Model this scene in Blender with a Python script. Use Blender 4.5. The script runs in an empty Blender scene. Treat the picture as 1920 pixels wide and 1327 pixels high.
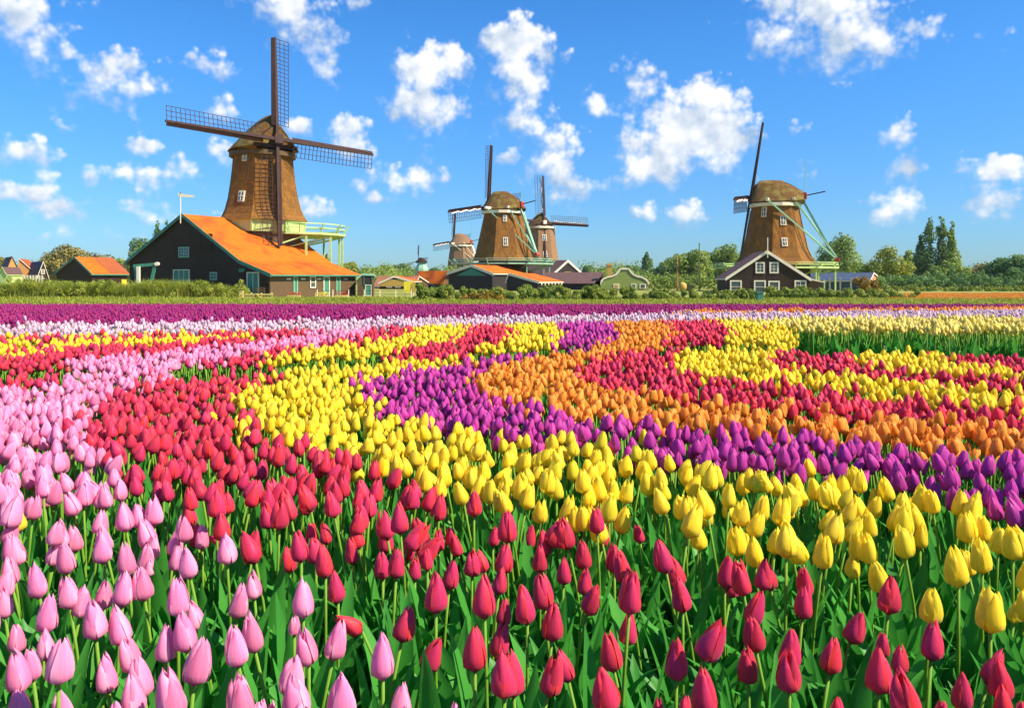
import bpy, math, random
import numpy as np
from mathutils import Vector, Matrix, Euler

R_ = math.radians
random.seed(7)
rng = np.random.default_rng(7)
scene = bpy.context.scene
C = scene.collection

# ------------------------------------------------------------------ camera
F = 1493.0            # focal length in photo pixels (28 mm on a 36 mm wide frame)
CX, HY = 960.0, 520.0  # principal column, horizon row
CZ = 1.9              # eye height above the plain
cam_d = bpy.data.cameras.new('camera')
cam = bpy.data.objects.new('camera', cam_d); C.objects.link(cam)
cam.location = (0, 0, CZ); cam.rotation_euler = (R_(90), 0, 0)
cam_d.lens = 28.0; cam_d.sensor_width = 36.0
cam_d.shift_y = (HY - 663.5) / 1920.0
cam_d.clip_start = 0.05; cam_d.clip_end = 9000
scene.camera = cam

# ------------------------------------------------------------------ sun, sky, exposure
SUN_AZ, SUN_EL = 111.0, 46.0     # azimuth clockwise from the view direction
sd = Vector((math.sin(R_(SUN_AZ)) * math.cos(R_(SUN_EL)), math.cos(R_(SUN_AZ)) * math.cos(R_(SUN_EL)), math.sin(R_(SUN_EL))))
sun_d = bpy.data.lights.new('sun', 'SUN'); sun_d.energy = 5.0; sun_d.angle = R_(0.5); sun_d.color = (1.0, 0.87, 0.68)
sun = bpy.data.objects.new('sun', sun_d); C.objects.link(sun)
sun.rotation_euler = sd.to_track_quat('Z', 'Y').to_euler()
sun.location = (60, -40, 60)
vs = scene.view_settings
vs.view_transform = 'Standard'; vs.look = 'None'; vs.gamma = 1.0; vs.exposure = 0.80
vs.use_curve_mapping = False

world = bpy.data.worlds.new('World'); scene.world = world; world.use_nodes = True
SKY_STRENGTH = 0.138


def build_sky():
    nt = world.node_tree; N = nt.nodes; L = nt.links
    N.clear()

    def nd(t, **k):
        n = N.new(t)
        for a, v in k.items():
            setattr(n, a, v)
        return n

    def val(sock, v):
        if hasattr(v, 'is_output'):
            L.new(v, sock)
        else:
            sock.default_value = v

    def m(op, a, b=0.0, c=None, clamp=False):
        n = nd('ShaderNodeMath', operation=op); n.use_clamp = clamp
        val(n.inputs[0], a); val(n.inputs[1], b)
        if c is not None:
            val(n.inputs[2], c)
        return n.outputs[0]

    def vm(op, a, b=None):
        n = nd('ShaderNodeVectorMath', operation=op)
        val(n.inputs[0], a)
        if b is not None:
            val(n.inputs[1], b)
        return n.outputs[1] if op == 'LENGTH' else n.outputs[0]

    def sstep(x, lo, hi):
        n = nd('ShaderNodeMapRange', interpolation_type='SMOOTHSTEP')
        val(n.inputs[0], x); n.inputs[1].default_value = lo; n.inputs[2].default_value = hi
        return n.outputs[0]

    sky = nd('ShaderNodeTexSky', sky_type='NISHITA')
    sky.sun_disc = False; sky.sun_elevation = R_(SUN_EL); sky.sun_rotation = R_(SUN_AZ)
    sky.air_density = 1.0; sky.dust_density = 0.25; sky.ozone_density = 3.0; sky.altitude = 0
    hs = nd('ShaderNodeHueSaturation'); hs.inputs['Saturation'].default_value = 1.27; hs.inputs['Value'].default_value = 1.0
    L.new(sky.outputs[0], hs.inputs['Color'])
    tint = nd('ShaderNodeMix', data_type='RGBA', blend_type='MULTIPLY'); tint.inputs[0].default_value = 1.0
    L.new(hs.outputs[0], tint.inputs[6]); tint.inputs[7].default_value = (0.62, 0.98, 1.12, 1)
    bg = nd('ShaderNodeBackground'); bg.inputs[1].default_value = SKY_STRENGTH

    tc = nd('ShaderNodeTexCoord')
    sep = nd('ShaderNodeSeparateXYZ'); L.new(tc.outputs['Generated'], sep.inputs[0])
    x, y, z = sep.outputs
    az = m('ARCTAN2', x, y)
    el = m('ARCTAN2', z, m('SQRT', m('ADD', m('MULTIPLY', x, x), m('MULTIPLY', y, y))))
    comb = nd('ShaderNodeCombineXYZ'); L.new(az, comb.inputs[0]); L.new(el, comb.inputs[1])
    P = comb.outputs[0]
    # moist blue air towards the horizon, the same all round
    hz = nd('ShaderNodeMix', data_type='RGBA'); L.new(sstep(el, -0.02, 0.30), hz.inputs[0])
    hz.inputs[6].default_value = (0.23, 0.39, 0.62, 1); hz.inputs[7].default_value = (0.40, 0.64, 0.82, 1)
    L.new(hz.outputs[2], tint.inputs[7]); L.new(tint.outputs[2], bg.inputs[0])

    # cumulus puffs: centre and half-size measured on the photograph, kept as azimuth and elevation
    puffs = [(35, 22, 70, 50, .85), (75, 95, 46, 42, .8), (150, 52, 22, 10, .45), (215, 150, 72, 50, .9), (272, 165, 34, 26, .7),
             (385, 125, 52, 22, .55), (545, 20, 78, 46, .9), (590, 60, 50, 56, .7), (608, 130, 24, 46, .5), (675, 12, 26, 18, .6),
             (45, 288, 42, 24, 1), (72, 330, 26, 14, .7), (285, 225, 42, 14, .55), (420, 205, 30, 24, .5), (262, 335, 80, 28, 1),
             (172, 330, 28, 22, .85), (345, 308, 34, 28, .8), (268, 280, 32, 16, .8), (55, 368, 62, 22, .95), (92, 392, 64, 26, .9),
             (150, 385, 40, 34, .55), (250, 378, 70, 22, .6), (590, 390, 34, 26, .85), (648, 246, 44, 28, 1), (655, 275, 40, 28, .95),
             (560, 240, 26, 18, .8), (410, 290, 34, 22, .85), (795, 140, 58, 48, 1.2), (848, 118, 36, 34, 1.1), (800, 198, 72, 52, 1.25),
             (746, 215, 26, 22, .9), (968, 82, 66, 40, 1.3), (972, 150, 48, 56, 1.2), (1030, 105, 36, 30, .85), (985, 225, 56, 36, .9),
             (1035, 300, 60, 70, .9), (955, 300, 34, 22, .6), (1075, 355, 56, 34, .85), (765, 338, 64, 30, .95), (710, 370, 36, 18, .7),
             (830, 340, 18, 13, .8), (676, 350, 18, 13, .8), (800, 290, 18, 34, .45), (1120, 194, 28, 24, .95), (1196, 140, 42, 34, .7), (1195, 178, 46, 24, .6),
             (1345, 185, 50, 38, 1.3), (1290, 245, 88, 62, 1.6), (1345, 262, 66, 58, 1.5), (1240, 305, 74, 44, 1.4), (1172, 338, 34, 20, .85),
             (1192, 272, 34, 22, .8), (1285, 404, 38, 26, .95), (1210, 398, 34, 26, .65), (1128, 300, 30, 16, .5), (1530, 15, 110, 50, 1.1),
             (1575, 75, 110, 48, 1.1), (1468, 60, 56, 36, .8), (1675, 100, 34, 28, .75), (1678, 252, 28, 26, .85), (1702, 315, 28, 30, .9),
             (1682, 375, 40, 34, .95), (1660, 398, 26, 22, .8), (1862, 318, 56, 24, .95), (1862, 370, 44, 30, .95), (1822, 300, 24, 12, .7),
             (1495, 330, 40, 12, .25), (1845, 70, 40, 12, .25), (120, 238, 20, 10, .5), (1500, 240, 24, 14, .35), (330, 415, 90, 16, .4), (120, 440, 150, 14, .35)]
    M = None; SW = None; SD = None
    for (px, py, rx, ry, s) in puffs:
        if px < 430 and py > 200: s *= .84      # thinner low on this side
        a = math.atan((px - CX) / F); e = math.atan((HY - py) / F * math.cos(a))
        kx, ky = F / rx / 1.36, F / ry / 1.36
        nn = nd('ShaderNodeVectorMath', operation='MULTIPLY_ADD'); L.new(P, nn.inputs[0]); nn.inputs[1].default_value = (kx, ky, 0); nn.inputs[2].default_value = (-a * kx, -e * ky, 0)
        ln = vm('LENGTH', nn.outputs[0])
        b = m('MULTIPLY_ADD', ln, -s * 1.05, s * 1.12)       # falls off from the middle of the puff
        M = b if M is None else m('SMOOTH_MAX', M, b, 0.10)
        # how high on its puff a point lies, so that tops catch the sun and bases stay grey
        dp = nd('ShaderNodeVectorMath', operation='DOT_PRODUCT'); L.new(nn.outputs[0], dp.inputs[0]); dp.inputs[1].default_value = (.35, 1.0, 0)
        w = m('MAXIMUM', b, 0.0)
        SW = m('ADD', w, 0.02) if SW is None else m('ADD', SW, w)
        SD = m('MULTIPLY', w, dp.outputs['Value']) if SD is None else m('MULTIPLY_ADD', w, dp.outputs['Value'], SD)
    # elsewhere round the sky the same kind of scattered cumulus, by noise
    low = nd('ShaderNodeTexNoise'); low.inputs['Scale'].default_value = 4.2; low.inputs['Detail'].default_value = 2
    mp = vm('MULTIPLY', tc.outputs['Generated'], (1, 1, 2.2)); L.new(mp, low.inputs['Vector'])
    gen = m('MULTIPLY_ADD', low.outputs['Fac'], 4.0, -2.15)
    away = m('MAXIMUM', sstep(m('ABSOLUTE', az), 0.60, 0.72), sstep(el, 0.37, 0.5))
    gen = m('ADD', gen, m('MULTIPLY_ADD', away, 3.0, -3.0))
    M = m('MAXIMUM', M, gen)

    def fbm(vec, sc, det, rough, dist=0.0):
        n = nd('ShaderNodeTexNoise'); n.inputs['Scale'].default_value = sc; n.inputs['Detail'].default_value = det
        n.inputs['Roughness'].default_value = rough; n.inputs['Distortion'].default_value = dist
        L.new(vec, n.inputs['Vector']); return n.outputs['Fac']
    vo = nd('ShaderNodeTexVoronoi', feature='SMOOTH_F1', voronoi_dimensions='2D'); vo.inputs['Scale'].default_value = 44; vo.inputs['Detail'].default_value = 2
    vo.inputs['Roughness'].default_value = .55; vo.inputs['Smoothness'].default_value = .35; L.new(P, vo.inputs['Vector'])
    hgt = m('DIVIDE', SD, SW)
    n1 = fbm(P, 24, 8, 0.50)
    n2 = fbm(vm('ADD', P, (0.005, 0.009, 0)), 24, 4, 0.50)
    n3 = fbm(vm('ADD', P, (3.1, 1.7, 0)), 9, 2, 0.55)
    dens = m('ADD', M, m('MULTIPLY_ADD', n1, 1.9, -0.98))
    dens = m('ADD', dens, m('MULTIPLY_ADD', vo.outputs['Distance'], -.62, .27))
    alpha = sstep(m('DIVIDE', dens, m('MAXIMUM', m('MULTIPLY_ADD', hgt, -.45, .82), .40)), -0.05, 1.0)
    alpha = m('MULTIPLY', alpha, sstep(el, 0.005, 0.06))
    # light and shade inside the cloud: slope of its own density towards the light
    s1 = fbm(P, 15, 5, 0.5); s2 = fbm(vm('ADD', P, (0.007, 0.018, 0)), 15, 3, 0.5)
    lit = m('MULTIPLY_ADD', m('SUBTRACT', s1, s2), 2.9, m('MULTIPLY_ADD', m('SUBTRACT', n1, n2), 1.8, m('MULTIPLY_ADD', hgt, .55, .62)), clamp=True)
    body = sstep(m('ADD', dens, m('MULTIPLY_ADD', n3, 1.2, -0.6)), 0.15, 1.0)
    lit = m('MULTIPLY_ADD', body, 0.16, m('MULTIPLY', lit, 0.90), clamp=True)
    cc = nd('ShaderNodeMix', data_type='RGBA'); L.new(lit, cc.inputs[0])
    cc.inputs[6].default_value = (0.33, 0.45, 0.62, 1); cc.inputs[7].default_value = (0.93, 0.93, 0.92, 1)
    bg2 = nd('ShaderNodeBackground'); bg2.inputs[1].default_value = 0.70; L.new(cc.outputs[2], bg2.inputs[0])
    mix = nd('ShaderNodeMixShader'); L.new(m('MULTIPLY', alpha, 0.95), mix.inputs[0])
    L.new(bg.outputs[0], mix.inputs[1]); L.new(bg2.outputs[0], mix.inputs[2])
    out = nd('ShaderNodeOutputWorld'); L.new(mix.outputs[0], out.inputs[0])


build_sky()
world.cycles.sampling_method = 'NONE'     # an even sky: rays that leave the plants find it by themselves
scene.render.engine = 'CYCLES'
cy = scene.cycles
cy.max_bounces = 6; cy.diffuse_bounces = 3; cy.glossy_bounces = 2; cy.transmission_bounces = 4; cy.transparent_max_bounces = 6
cy.caustics_reflective = False; cy.caustics_refractive = False
cy.use_denoising = True
cy.use_adaptive_sampling = True; cy.adaptive_threshold = 0.03


# ------------------------------------------------------------------ photo geometry helpers
def X_at(px, Y): return (px - CX) / F * Y
def Z_at(py, Y): return CZ + (HY - py) / F * Y
def at(px, py, Y): return Vector((X_at(px, Y), Y, Z_at(py, Y)))


# flower-head height over the field: a gentle swell that falls away to the plain
_tab_Y = [6.7, 8, 10, 13, 16, 20]
_tab_y = [616, 603, 592, 583, 577, 572]


def row_of(Y):           # photo row at which heads at distance Y appear
    Y = np.asarray(Y, float)
    near = 460 + 1045 / np.maximum(Y, .2)
    far = np.interp(Y, _tab_Y, _tab_y)
    return np.where(Y < 6.7, near, far)


_Yg = np.concatenate([np.linspace(.6, 6.7, 400), np.linspace(6.71, 21, 400)])
_yg = row_of(_Yg)


def Y_of(py): return np.interp(-np.asarray(py, float), -_yg, _Yg)


HEAD = 0.42
_gY = np.array([-60, -30, 0, 3, 6, 6.7, 8, 10, 13, 16, 20, 24, 30, 38, 46, 52])
_gz = []
for _Y in _gY:
    if _Y < 0.5: _gz.append(0.78 if _Y > -31 else 0.0)
    elif _Y <= 20: _gz.append(CZ - (float(row_of(_Y)) - HY) / F * _Y - HEAD)
    else: _gz.append(float(np.interp(_Y, [20, 24, 30, 38, 46, 52], [0.783, 0.66, 0.42, 0.17, 0.04, 0.0])))
_gz[2] = 0.78
_gz = np.array(_gz)


def ground(Y): return np.interp(Y, _gY, _gz)


# ------------------------------------------------------------------ mesh helpers
class MB:
    def __init__(s): s.v = []; s.f = []; s.uv = []; s.m = []

    def add(s, vs_, fs, uv=None, mi=0):
        o = len(s.v); s.v += [tuple(p) for p in vs_]
        s.uv += list(uv) if uv is not None else [(0.0, 0.0)] * len(vs_)
        for f in fs:
            s.f.append(tuple(i + o for i in f)); s.m.append(mi)
        return s

    def box(s, c, d, rz=0.0, mi=0):
        cx, cy_, cz = c; hx, hy, hz = d[0] / 2, d[1] / 2, d[2] / 2
        co, si = math.cos(rz), math.sin(rz); P = []
        for z in (-hz, hz):
            for (x, y) in ((-hx, -hy), (hx, -hy), (hx, hy), (-hx, hy)):
                P.append((cx + x * co - y * si, cy_ + x * si + y * co, cz + z))
        return s.add(P, [(3, 2, 1, 0), (4, 5, 6, 7), (0, 1, 5, 4), (1, 2, 6, 5), (2, 3, 7, 6), (3, 0, 4, 7)], mi=mi)

    def bar(s, p, q, w, h=None, up=(0, 0, 1), mi=0, w2=None, h2=None):
        p = Vector(p); q = Vector(q); d = (q - p).normalized(); up = Vector(up)
        if abs(d.dot(up)) > .98: up = Vector((0, 1, 0)) if abs(d.y) < .9 else Vector((1, 0, 0))
        a = d.cross(up).normalized(); b = a.cross(d).normalized()
        h = w if h is None else h; w2 = w if w2 is None else w2; h2 = h if h2 is None else h2
        P = [p - a * w / 2 - b * h / 2, p + a * w / 2 - b * h / 2, p + a * w / 2 + b * h / 2, p - a * w / 2 + b * h / 2,
             q - a * w2 / 2 - b * h2 / 2, q + a * w2 / 2 - b * h2 / 2, q + a * w2 / 2 + b * h2 / 2, q - a * w2 / 2 + b * h2 / 2]
        return s.add(P, [(3, 2, 1, 0), (4, 5, 6, 7), (0, 1, 5, 4), (1, 2, 6, 5), (2, 3, 7, 6), (3, 0, 4, 7)], mi=mi)

    def tube(s, pts, rad, n=6, mi=0, cap=True, uvv=False):
        P = []; U = []; fs = []; k = len(pts)
        for i, p in enumerate(pts):
            p = Vector(p)
            d = (Vector(pts[min(i + 1, k - 1)]) - Vector(pts[max(i - 1, 0)])).normalized()
            up = Vector((0, 0, 1)) if abs(d.z) < .9 else Vector((1, 0, 0))
            a = d.cross(up).normalized(); b = a.cross(d).normalized()
            r = rad[i] if hasattr(rad, '__len__') else rad
            for j in range(n):
                t = 2 * math.pi * j / n
                P.append(p + a * r * math.cos(t) + b * r * math.sin(t)); U.append((j / n, i / (k - 1)))
        for i in range(k - 1):
            for j in range(n):
                fs.append((i * n + j, i * n + (j + 1) % n, (i + 1) * n + (j + 1) % n, (i + 1) * n + j))
        if cap:
            fs.append(tuple(range(n - 1, -1, -1))); fs.append(tuple((k - 1) * n + j for j in range(n)))
        return s.add(P, fs, U, mi)

    def grid(s, rows, uv=None, mi=0, close=False):
        nr, nc = len(rows), len(rows[0]); P = [p for r in rows for p in r]; fs = []
        for i in range(nr - 1):
            for j in range(nc if close else nc - 1):
                fs.append((i * nc + j, i * nc + (j + 1) % nc, (i + 1) * nc + (j + 1) % nc, (i + 1) * nc + j))
        return s.add(P, fs, [u for r in uv for u in r] if uv else None, mi)

    def xform(s, mat):
        s.v = [tuple(mat @ Vector(p)) for p in s.v]; return s

    def join(s, o, mat=None, mi=None):
        vs_ = [tuple(mat @ Vector(p)) for p in o.v] if mat is not None else o.v
        off = len(s.v); s.v += vs_; s.uv += o.uv
        for f, k in zip(o.f, o.m):
            s.f.append(tuple(i + off for i in f)); s.m.append(k if mi is None else mi)
        return s

    def mesh(s, name, mats, smooth=False):
        me = bpy.data.meshes.new(name)
        me.from_pydata(s.v, [], s.f)
        mats = mats if isinstance(mats, (list, tuple)) else [mats]
        for mm in mats: me.materials.append(mm)
        if len(mats) > 1: me.polygons.foreach_set('material_index', s.m)
        ul = me.uv_layers.new(name='UVMap')
        li = np.empty(len(me.loops), np.int32); me.loops.foreach_get('vertex_index', li)
        ul.data.foreach_set('uv', np.array(s.uv, np.float32)[li].ravel())
        if smooth: me.polygons.foreach_set('use_smooth', [True] * len(me.polygons))
        me.update()
        return me

    def build(s, name, mats, parent=None, smooth=False):
        return obj(name, s.mesh(name, mats, smooth), parent)


def obj(name, me, parent=None, loc=None, rot=None, scl=None):
    o = bpy.data.objects.new(name, me); C.objects.link(o)
    if parent is not None: o.parent = parent
    if loc is not None: o.location = loc
    if rot is not None: o.rotation_euler = rot
    if scl is not None: o.scale = (scl, scl, scl) if not hasattr(scl, '__len__') else scl
    return o


def empty(name, loc=(0, 0, 0), rz=0.0, parent=None):
    o = obj(name, None, parent, loc, (0, 0, rz)); o.empty_display_size = .2
    return o


def tag(o, label=None, cat=None, group=None, kind=None):
    if label: o['label'] = label
    if cat: o['category'] = cat
    if group: o['group'] = group
    if kind: o['kind'] = kind
    return o


# ------------------------------------------------------------------ materials
def material(name):
    m_ = bpy.data.materials.new(name); m_.use_nodes = True
    nt = m_.node_tree; nt.nodes.clear()
    return m_, nt


def rgba(c): return (c[0], c[1], c[2], 1.0)


def surf(name, c1, c2=None, scale=3.0, rough=0.7, bump=0.0, stretch=(1, 1, 1), detail=5, spec=0.3, wave=None, c3=None):
    """plain weathered surface: two colours by noise, optional courses (wave = (axis, scale, strength))"""
    m_, nt = material(name); N, L = nt.nodes, nt.links
    out = N.new('ShaderNodeOutputMaterial'); b = N.new('ShaderNodeBsdfPrincipled')
    b.inputs['Roughness'].default_value = rough; b.inputs['Specular IOR Level'].default_value = spec
    L.new(b.outputs[0], out.inputs[0])
    tc = N.new('ShaderNodeTexCoord'); mp = N.new('ShaderNodeMapping'); mp.inputs['Scale'].default_value = stretch
    L.new(tc.outputs['Object'], mp.inputs[0])
    n = N.new('ShaderNodeTexNoise'); n.inputs['Scale'].default_value = scale; n.inputs['Detail'].default_value = detail
    n.inputs['Roughness'].default_value = .65
    L.new(mp.outputs[0], n.inputs['Vector'])
    cr = N.new('ShaderNodeValToRGB'); cr.color_ramp.elements[0].position = .3; cr.color_ramp.elements[1].position = .7
    cr.color_ramp.elements[0].color = rgba(c1); cr.color_ramp.elements[1].color = rgba(c2 or c1)
    L.new(n.outputs['Fac'], cr.inputs[0])
    col = cr.outputs[0]; hgt = n.outputs['Fac']
    if c3:
        n2 = N.new('ShaderNodeTexNoise'); n2.inputs['Scale'].default_value = scale * .22; n2.inputs['Detail'].default_value = 3
        L.new(tc.outputs['Object'], n2.inputs['Vector'])
        r2 = N.new('ShaderNodeValToRGB'); r2.color_ramp.elements[0].position = .48; r2.color_ramp.elements[1].position = .66
        L.new(n2.outputs['Fac'], r2.inputs[0])
        mx = N.new('ShaderNodeMix'); mx.data_type = 'RGBA'; L.new(r2.outputs[0], mx.inputs[0]); L.new(col, mx.inputs[6])
        mx.inputs[7].default_value = rgba(c3); col = mx.outputs[2]
    if wave:
        w = N.new('ShaderNodeTexWave'); w.bands_direction = wave[0]; w.inputs['Scale'].default_value = wave[1]
        w.inputs['Distortion'].default_value = 1.2; w.inputs['Detail'].default_value = 2; w.inputs['Detail Scale'].default_value = 1.5
        w.wave_profile = 'SAW'
        L.new(tc.outputs['Object'], w.inputs['Vector'])
        mx = N.new('ShaderNodeMix'); mx.data_type = 'RGBA'; mx.blend_type = 'MULTIPLY'; mx.inputs[0].default_value = wave[2]
        L.new(col, mx.inputs[6])
        rr = N.new('ShaderNodeMapRange'); rr.inputs[3].default_value = .45; rr.inputs[4].default_value = 1.1
        L.new(w.outputs['Fac'], rr.inputs[0]); L.new(rr.outputs[0], mx.inputs[7]); col = mx.outputs[2]
        ad = N.new('ShaderNodeMath'); ad.operation = 'ADD'; L.new(hgt, ad.inputs[0]); L.new(w.outputs['Fac'], ad.inputs[1]); hgt = ad.outputs[0]
    L.new(col, b.inputs['Base Color'])
    if bump:
        bp = N.new('ShaderNodeBump'); bp.inputs['Strength'].default_value = bump; bp.inputs['Distance'].default_value = .06
        L.new(hgt, bp.inputs['Height']); L.new(bp.outputs[0], b.inputs['Normal'])
    return m_


def leafy(name, c1, c2, c3=None, trans=0.3, scale=1.0, rough=0.6):
    """foliage: colour varies leaf by leaf and clump by clump, some light passes through"""
    m_, nt = material(name); N, L = nt.nodes, nt.links
    out = N.new('ShaderNodeOutputMaterial'); b = N.new('ShaderNodeBsdfPrincipled'); t = N.new('ShaderNodeBsdfTranslucent')
    b.inputs['Roughness'].default_value = rough; b.inputs['Specular IOR Level'].default_value = .25
    mx = N.new('ShaderNodeMixShader'); mx.inputs[0].default_value = trans
    L.new(b.outputs[0], mx.inputs[1]); L.new(t.outputs[0], mx.inputs[2]); L.new(mx.outputs[0], out.inputs[0])
    g = N.new('ShaderNodeNewGeometry'); tc = N.new('ShaderNodeTexCoord')
    n = N.new('ShaderNodeTexNoise'); n.inputs['Scale'].default_value = scale; n.inputs['Detail'].default_value = 3
    L.new(tc.outputs['Object'], n.inputs['Vector'])
    ad = N.new('ShaderNodeMath'); ad.operation = 'MULTIPLY_ADD'; ad.inputs[1].default_value = .45
    L.new(g.outputs['Random Per Island'], ad.inputs[0])
    s2 = N.new('ShaderNodeMath'); s2.operation = 'MULTIPLY_ADD'; s2.inputs[1].default_value = 1.3; s2.inputs[2].default_value = -.38
    L.new(n.outputs['Fac'], s2.inputs[0]); L.new(s2.outputs[0], ad.inputs[2])
    cr = N.new('ShaderNodeValToRGB'); e = cr.color_ramp.elements
    e[0].position = .1; e[0].color = rgba(c1); e[1].position = .62; e[1].color = rgba(c2)
    if c3:
        k = e.new(.92); k.color = rgba(c3)
    L.new(ad.outputs[0], cr.inputs[0])
    L.new(cr.outputs[0], b.inputs['Base Color']); L.new(cr.outputs[0], t.inputs['Color'])
    return m_


def petal_mat(name, mid, edge, base, trans=.38, rough=.5, vary=.15):
    m_, nt = material(name); N, L = nt.nodes, nt.links
    out = N.new('ShaderNodeOutputMaterial'); b = N.new('ShaderNodeBsdfPrincipled'); t = N.new('ShaderNodeBsdfTranslucent')
    b.inputs['Roughness'].default_value = rough; b.inputs['Specular IOR Level'].default_value = .28
    b.inputs['Sheen Weight'].default_value = .12
    mx = N.new('ShaderNodeMixShader'); mx.inputs[0].default_value = trans
    L.new(b.outputs[0], mx.inputs[1]); L.new(t.outputs[0], mx.inputs[2]); L.new(mx.outputs[0], out.inputs[0])
    uv = N.new('ShaderNodeUVMap'); sp = N.new('ShaderNodeSeparateXYZ'); L.new(uv.outputs[0], sp.inputs[0])
    oi = N.new('ShaderNodeObjectInfo'); gi = N.new('ShaderNodeNewGeometry')

    def m(op, a, b_=0.0, c=None, clamp=False):
        n = N.new('ShaderNodeMath'); n.operation = op; n.use_clamp = clamp
        for i, q in enumerate((a, b_, c)):
            if q is None: continue
            if hasattr(q, 'is_output'): L.new(q, n.inputs[i])
            else: n.inputs[i].default_value = q
        return n.outputs[0]
    # fine veins running from base to tip
    mp = N.new('ShaderNodeVectorMath'); mp.operation = 'MULTIPLY'; mp.inputs[1].default_value = (30, 1.4, 0); L.new(uv.outputs[0], mp.inputs[0])
    n = N.new('ShaderNodeTexNoise'); n.inputs['Scale'].default_value = 1.0; n.inputs['Detail'].default_value = 3; L.new(mp.outputs[0], n.inputs['Vector'])
    au = m('ABSOLUTE', m('MULTIPLY_ADD', sp.outputs[0], 2.0, -1.0))
    rnd = m('FRACT', m('ADD', m('MULTIPLY', gi.outputs['Random Per Island'], .35), oi.outputs['Random']))
    ed = m('ADD', m('POWER', au, 1.6), m('MULTIPLY_ADD', rnd, .9, -.55))
    ed = m('ADD', ed, m('MULTIPLY_ADD', n.outputs['Fac'], .7, -.35), clamp=True)
    c1 = N.new('ShaderNodeMix'); c1.data_type = 'RGBA'; L.new(ed, c1.inputs[0]); c1.inputs[6].default_value = rgba(mid); c1.inputs[7].default_value = rgba(edge)
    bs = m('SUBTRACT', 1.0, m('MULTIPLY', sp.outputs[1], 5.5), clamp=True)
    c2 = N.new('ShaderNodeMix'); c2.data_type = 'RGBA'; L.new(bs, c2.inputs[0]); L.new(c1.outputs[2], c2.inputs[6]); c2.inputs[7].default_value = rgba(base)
    rim = m('MULTIPLY', m('POWER', m('MAXIMUM', au, m('MULTIPLY', sp.outputs[1], .97)), 14.0), .55)  # paler petal edge; light through the thin rim is mixed into the colour
    c4 = N.new('ShaderNodeMix'); c4.data_type = 'RGBA'; L.new(rim, c4.inputs[0]); L.new(c2.outputs[2], c4.inputs[6])
    c4.inputs[7].default_value = (min(1, edge[0] * 1.05 + .04), min(1, edge[1] * 1.3 + .05), min(1, edge[2] * 1.2 + .03), 1)
    hs = N.new('ShaderNodeHueSaturation'); L.new(c4.outputs[2], hs.inputs['Color'])
    L.new(m('MULTIPLY_ADD', oi.outputs['Random'], .016, .492), hs.inputs['Hue'])
    v = m('MULTIPLY_ADD', n.outputs['Fac'], .60, .72)
    L.new(m('MULTIPLY_ADD', rnd, vary * 2, m('SUBTRACT', v, vary)), hs.inputs['Value'])
    L.new(hs.outputs[0], b.inputs['Base Color']); L.new(hs.outputs[0], t.inputs['Color'])
    bp = N.new('ShaderNodeBump'); bp.inputs['Strength'].default_value = .25; bp.inputs['Distance'].default_value = .002
    L.new(n.outputs['Fac'], bp.inputs['Height']); L.new(bp.outputs[0], b.inputs['Normal'])
    return m_


PET = {
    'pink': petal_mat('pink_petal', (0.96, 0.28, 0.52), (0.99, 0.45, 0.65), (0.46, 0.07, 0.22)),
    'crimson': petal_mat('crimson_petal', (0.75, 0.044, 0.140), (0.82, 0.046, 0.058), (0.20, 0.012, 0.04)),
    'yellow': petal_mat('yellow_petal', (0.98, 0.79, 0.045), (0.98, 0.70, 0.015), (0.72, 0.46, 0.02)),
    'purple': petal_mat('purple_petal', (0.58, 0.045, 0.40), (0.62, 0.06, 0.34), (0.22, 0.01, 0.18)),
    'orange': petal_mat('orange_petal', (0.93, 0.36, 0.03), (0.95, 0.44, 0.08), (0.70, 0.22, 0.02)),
    'plum': petal_mat('plum_petal', (0.40, 0.015, 0.22), (0.48, 0.02, 0.15), (0.14, 0.005, 0.15)),
    'lilac': petal_mat('lilac_petal', (0.76, 0.52, 0.66), (0.88, 0.66, 0.66), (0.12, 0.02, 0.14), vary=.2),
    'cream': petal_mat('cream_petal', (0.93, 0.80, 0.26), (0.93, 0.74, 0.12), (0.45, 0.42, 0.05)),
}
STEM = leafy('tulip_stem', (0.10, 0.26, 0.02), (0.17, 0.34, 0.03), trans=.1, scale=3)
LEAF = leafy('tulip_leaf', (0.045, 0.27, 0.040), (0.085, 0.40, 0.055), (0.20, 0.50, 0.085), trans=.45, scale=4, rough=.42)

THATCH = surf('thatch', (0.11, 0.046, 0.010), (0.38, 0.172, 0.028), 5, .95, 1.0, (1, 1, .35), wave=('Z', .75, .2), c3=(0.20, 0.09, 0.02))
THATCH_PLAIN = surf('smooth_thatch', (0.10, 0.042, 0.009), (0.34, 0.148, 0.022), 3.2, .95, 1.0, (1, 1, .25), detail=9, c3=(0.17, 0.075, 0.016))
THATCH_MOSS = surf('mossy_thatch', (0.07, 0.036, 0.010), (0.20, 0.10, 0.02), 4, .95, 1.0, (1, 1, .6), c3=(0.20, 0.16, 0.035))
THATCH_PINK = surf('faded_thatch', (0.22, 0.12, 0.06), (0.38, 0.22, 0.11), 5, .95, .7, (1, 1, .35), wave=('Z', .6, .25))
WOOD_DK = surf('tarred_boards', (0.032, 0.018, 0.010), (0.062, 0.037, 0.022), 3, .75, .4, (1, 1, 4), wave=('Z', 1.7, .55))
WOOD_BR = surf('brown_boards', (0.12, 0.075, 0.035), (0.18, 0.115, 0.055), 3, .8, .4, (1, 1, 4), wave=('Z', 1.7, .5))
WOOD_NAVY = surf('blue_black_boards', (0.026, 0.021, 0.022), (0.046, 0.037, 0.036), 3, .75, .4, (1, 1, 4), wave=('Z', 1.4, .5))
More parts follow.
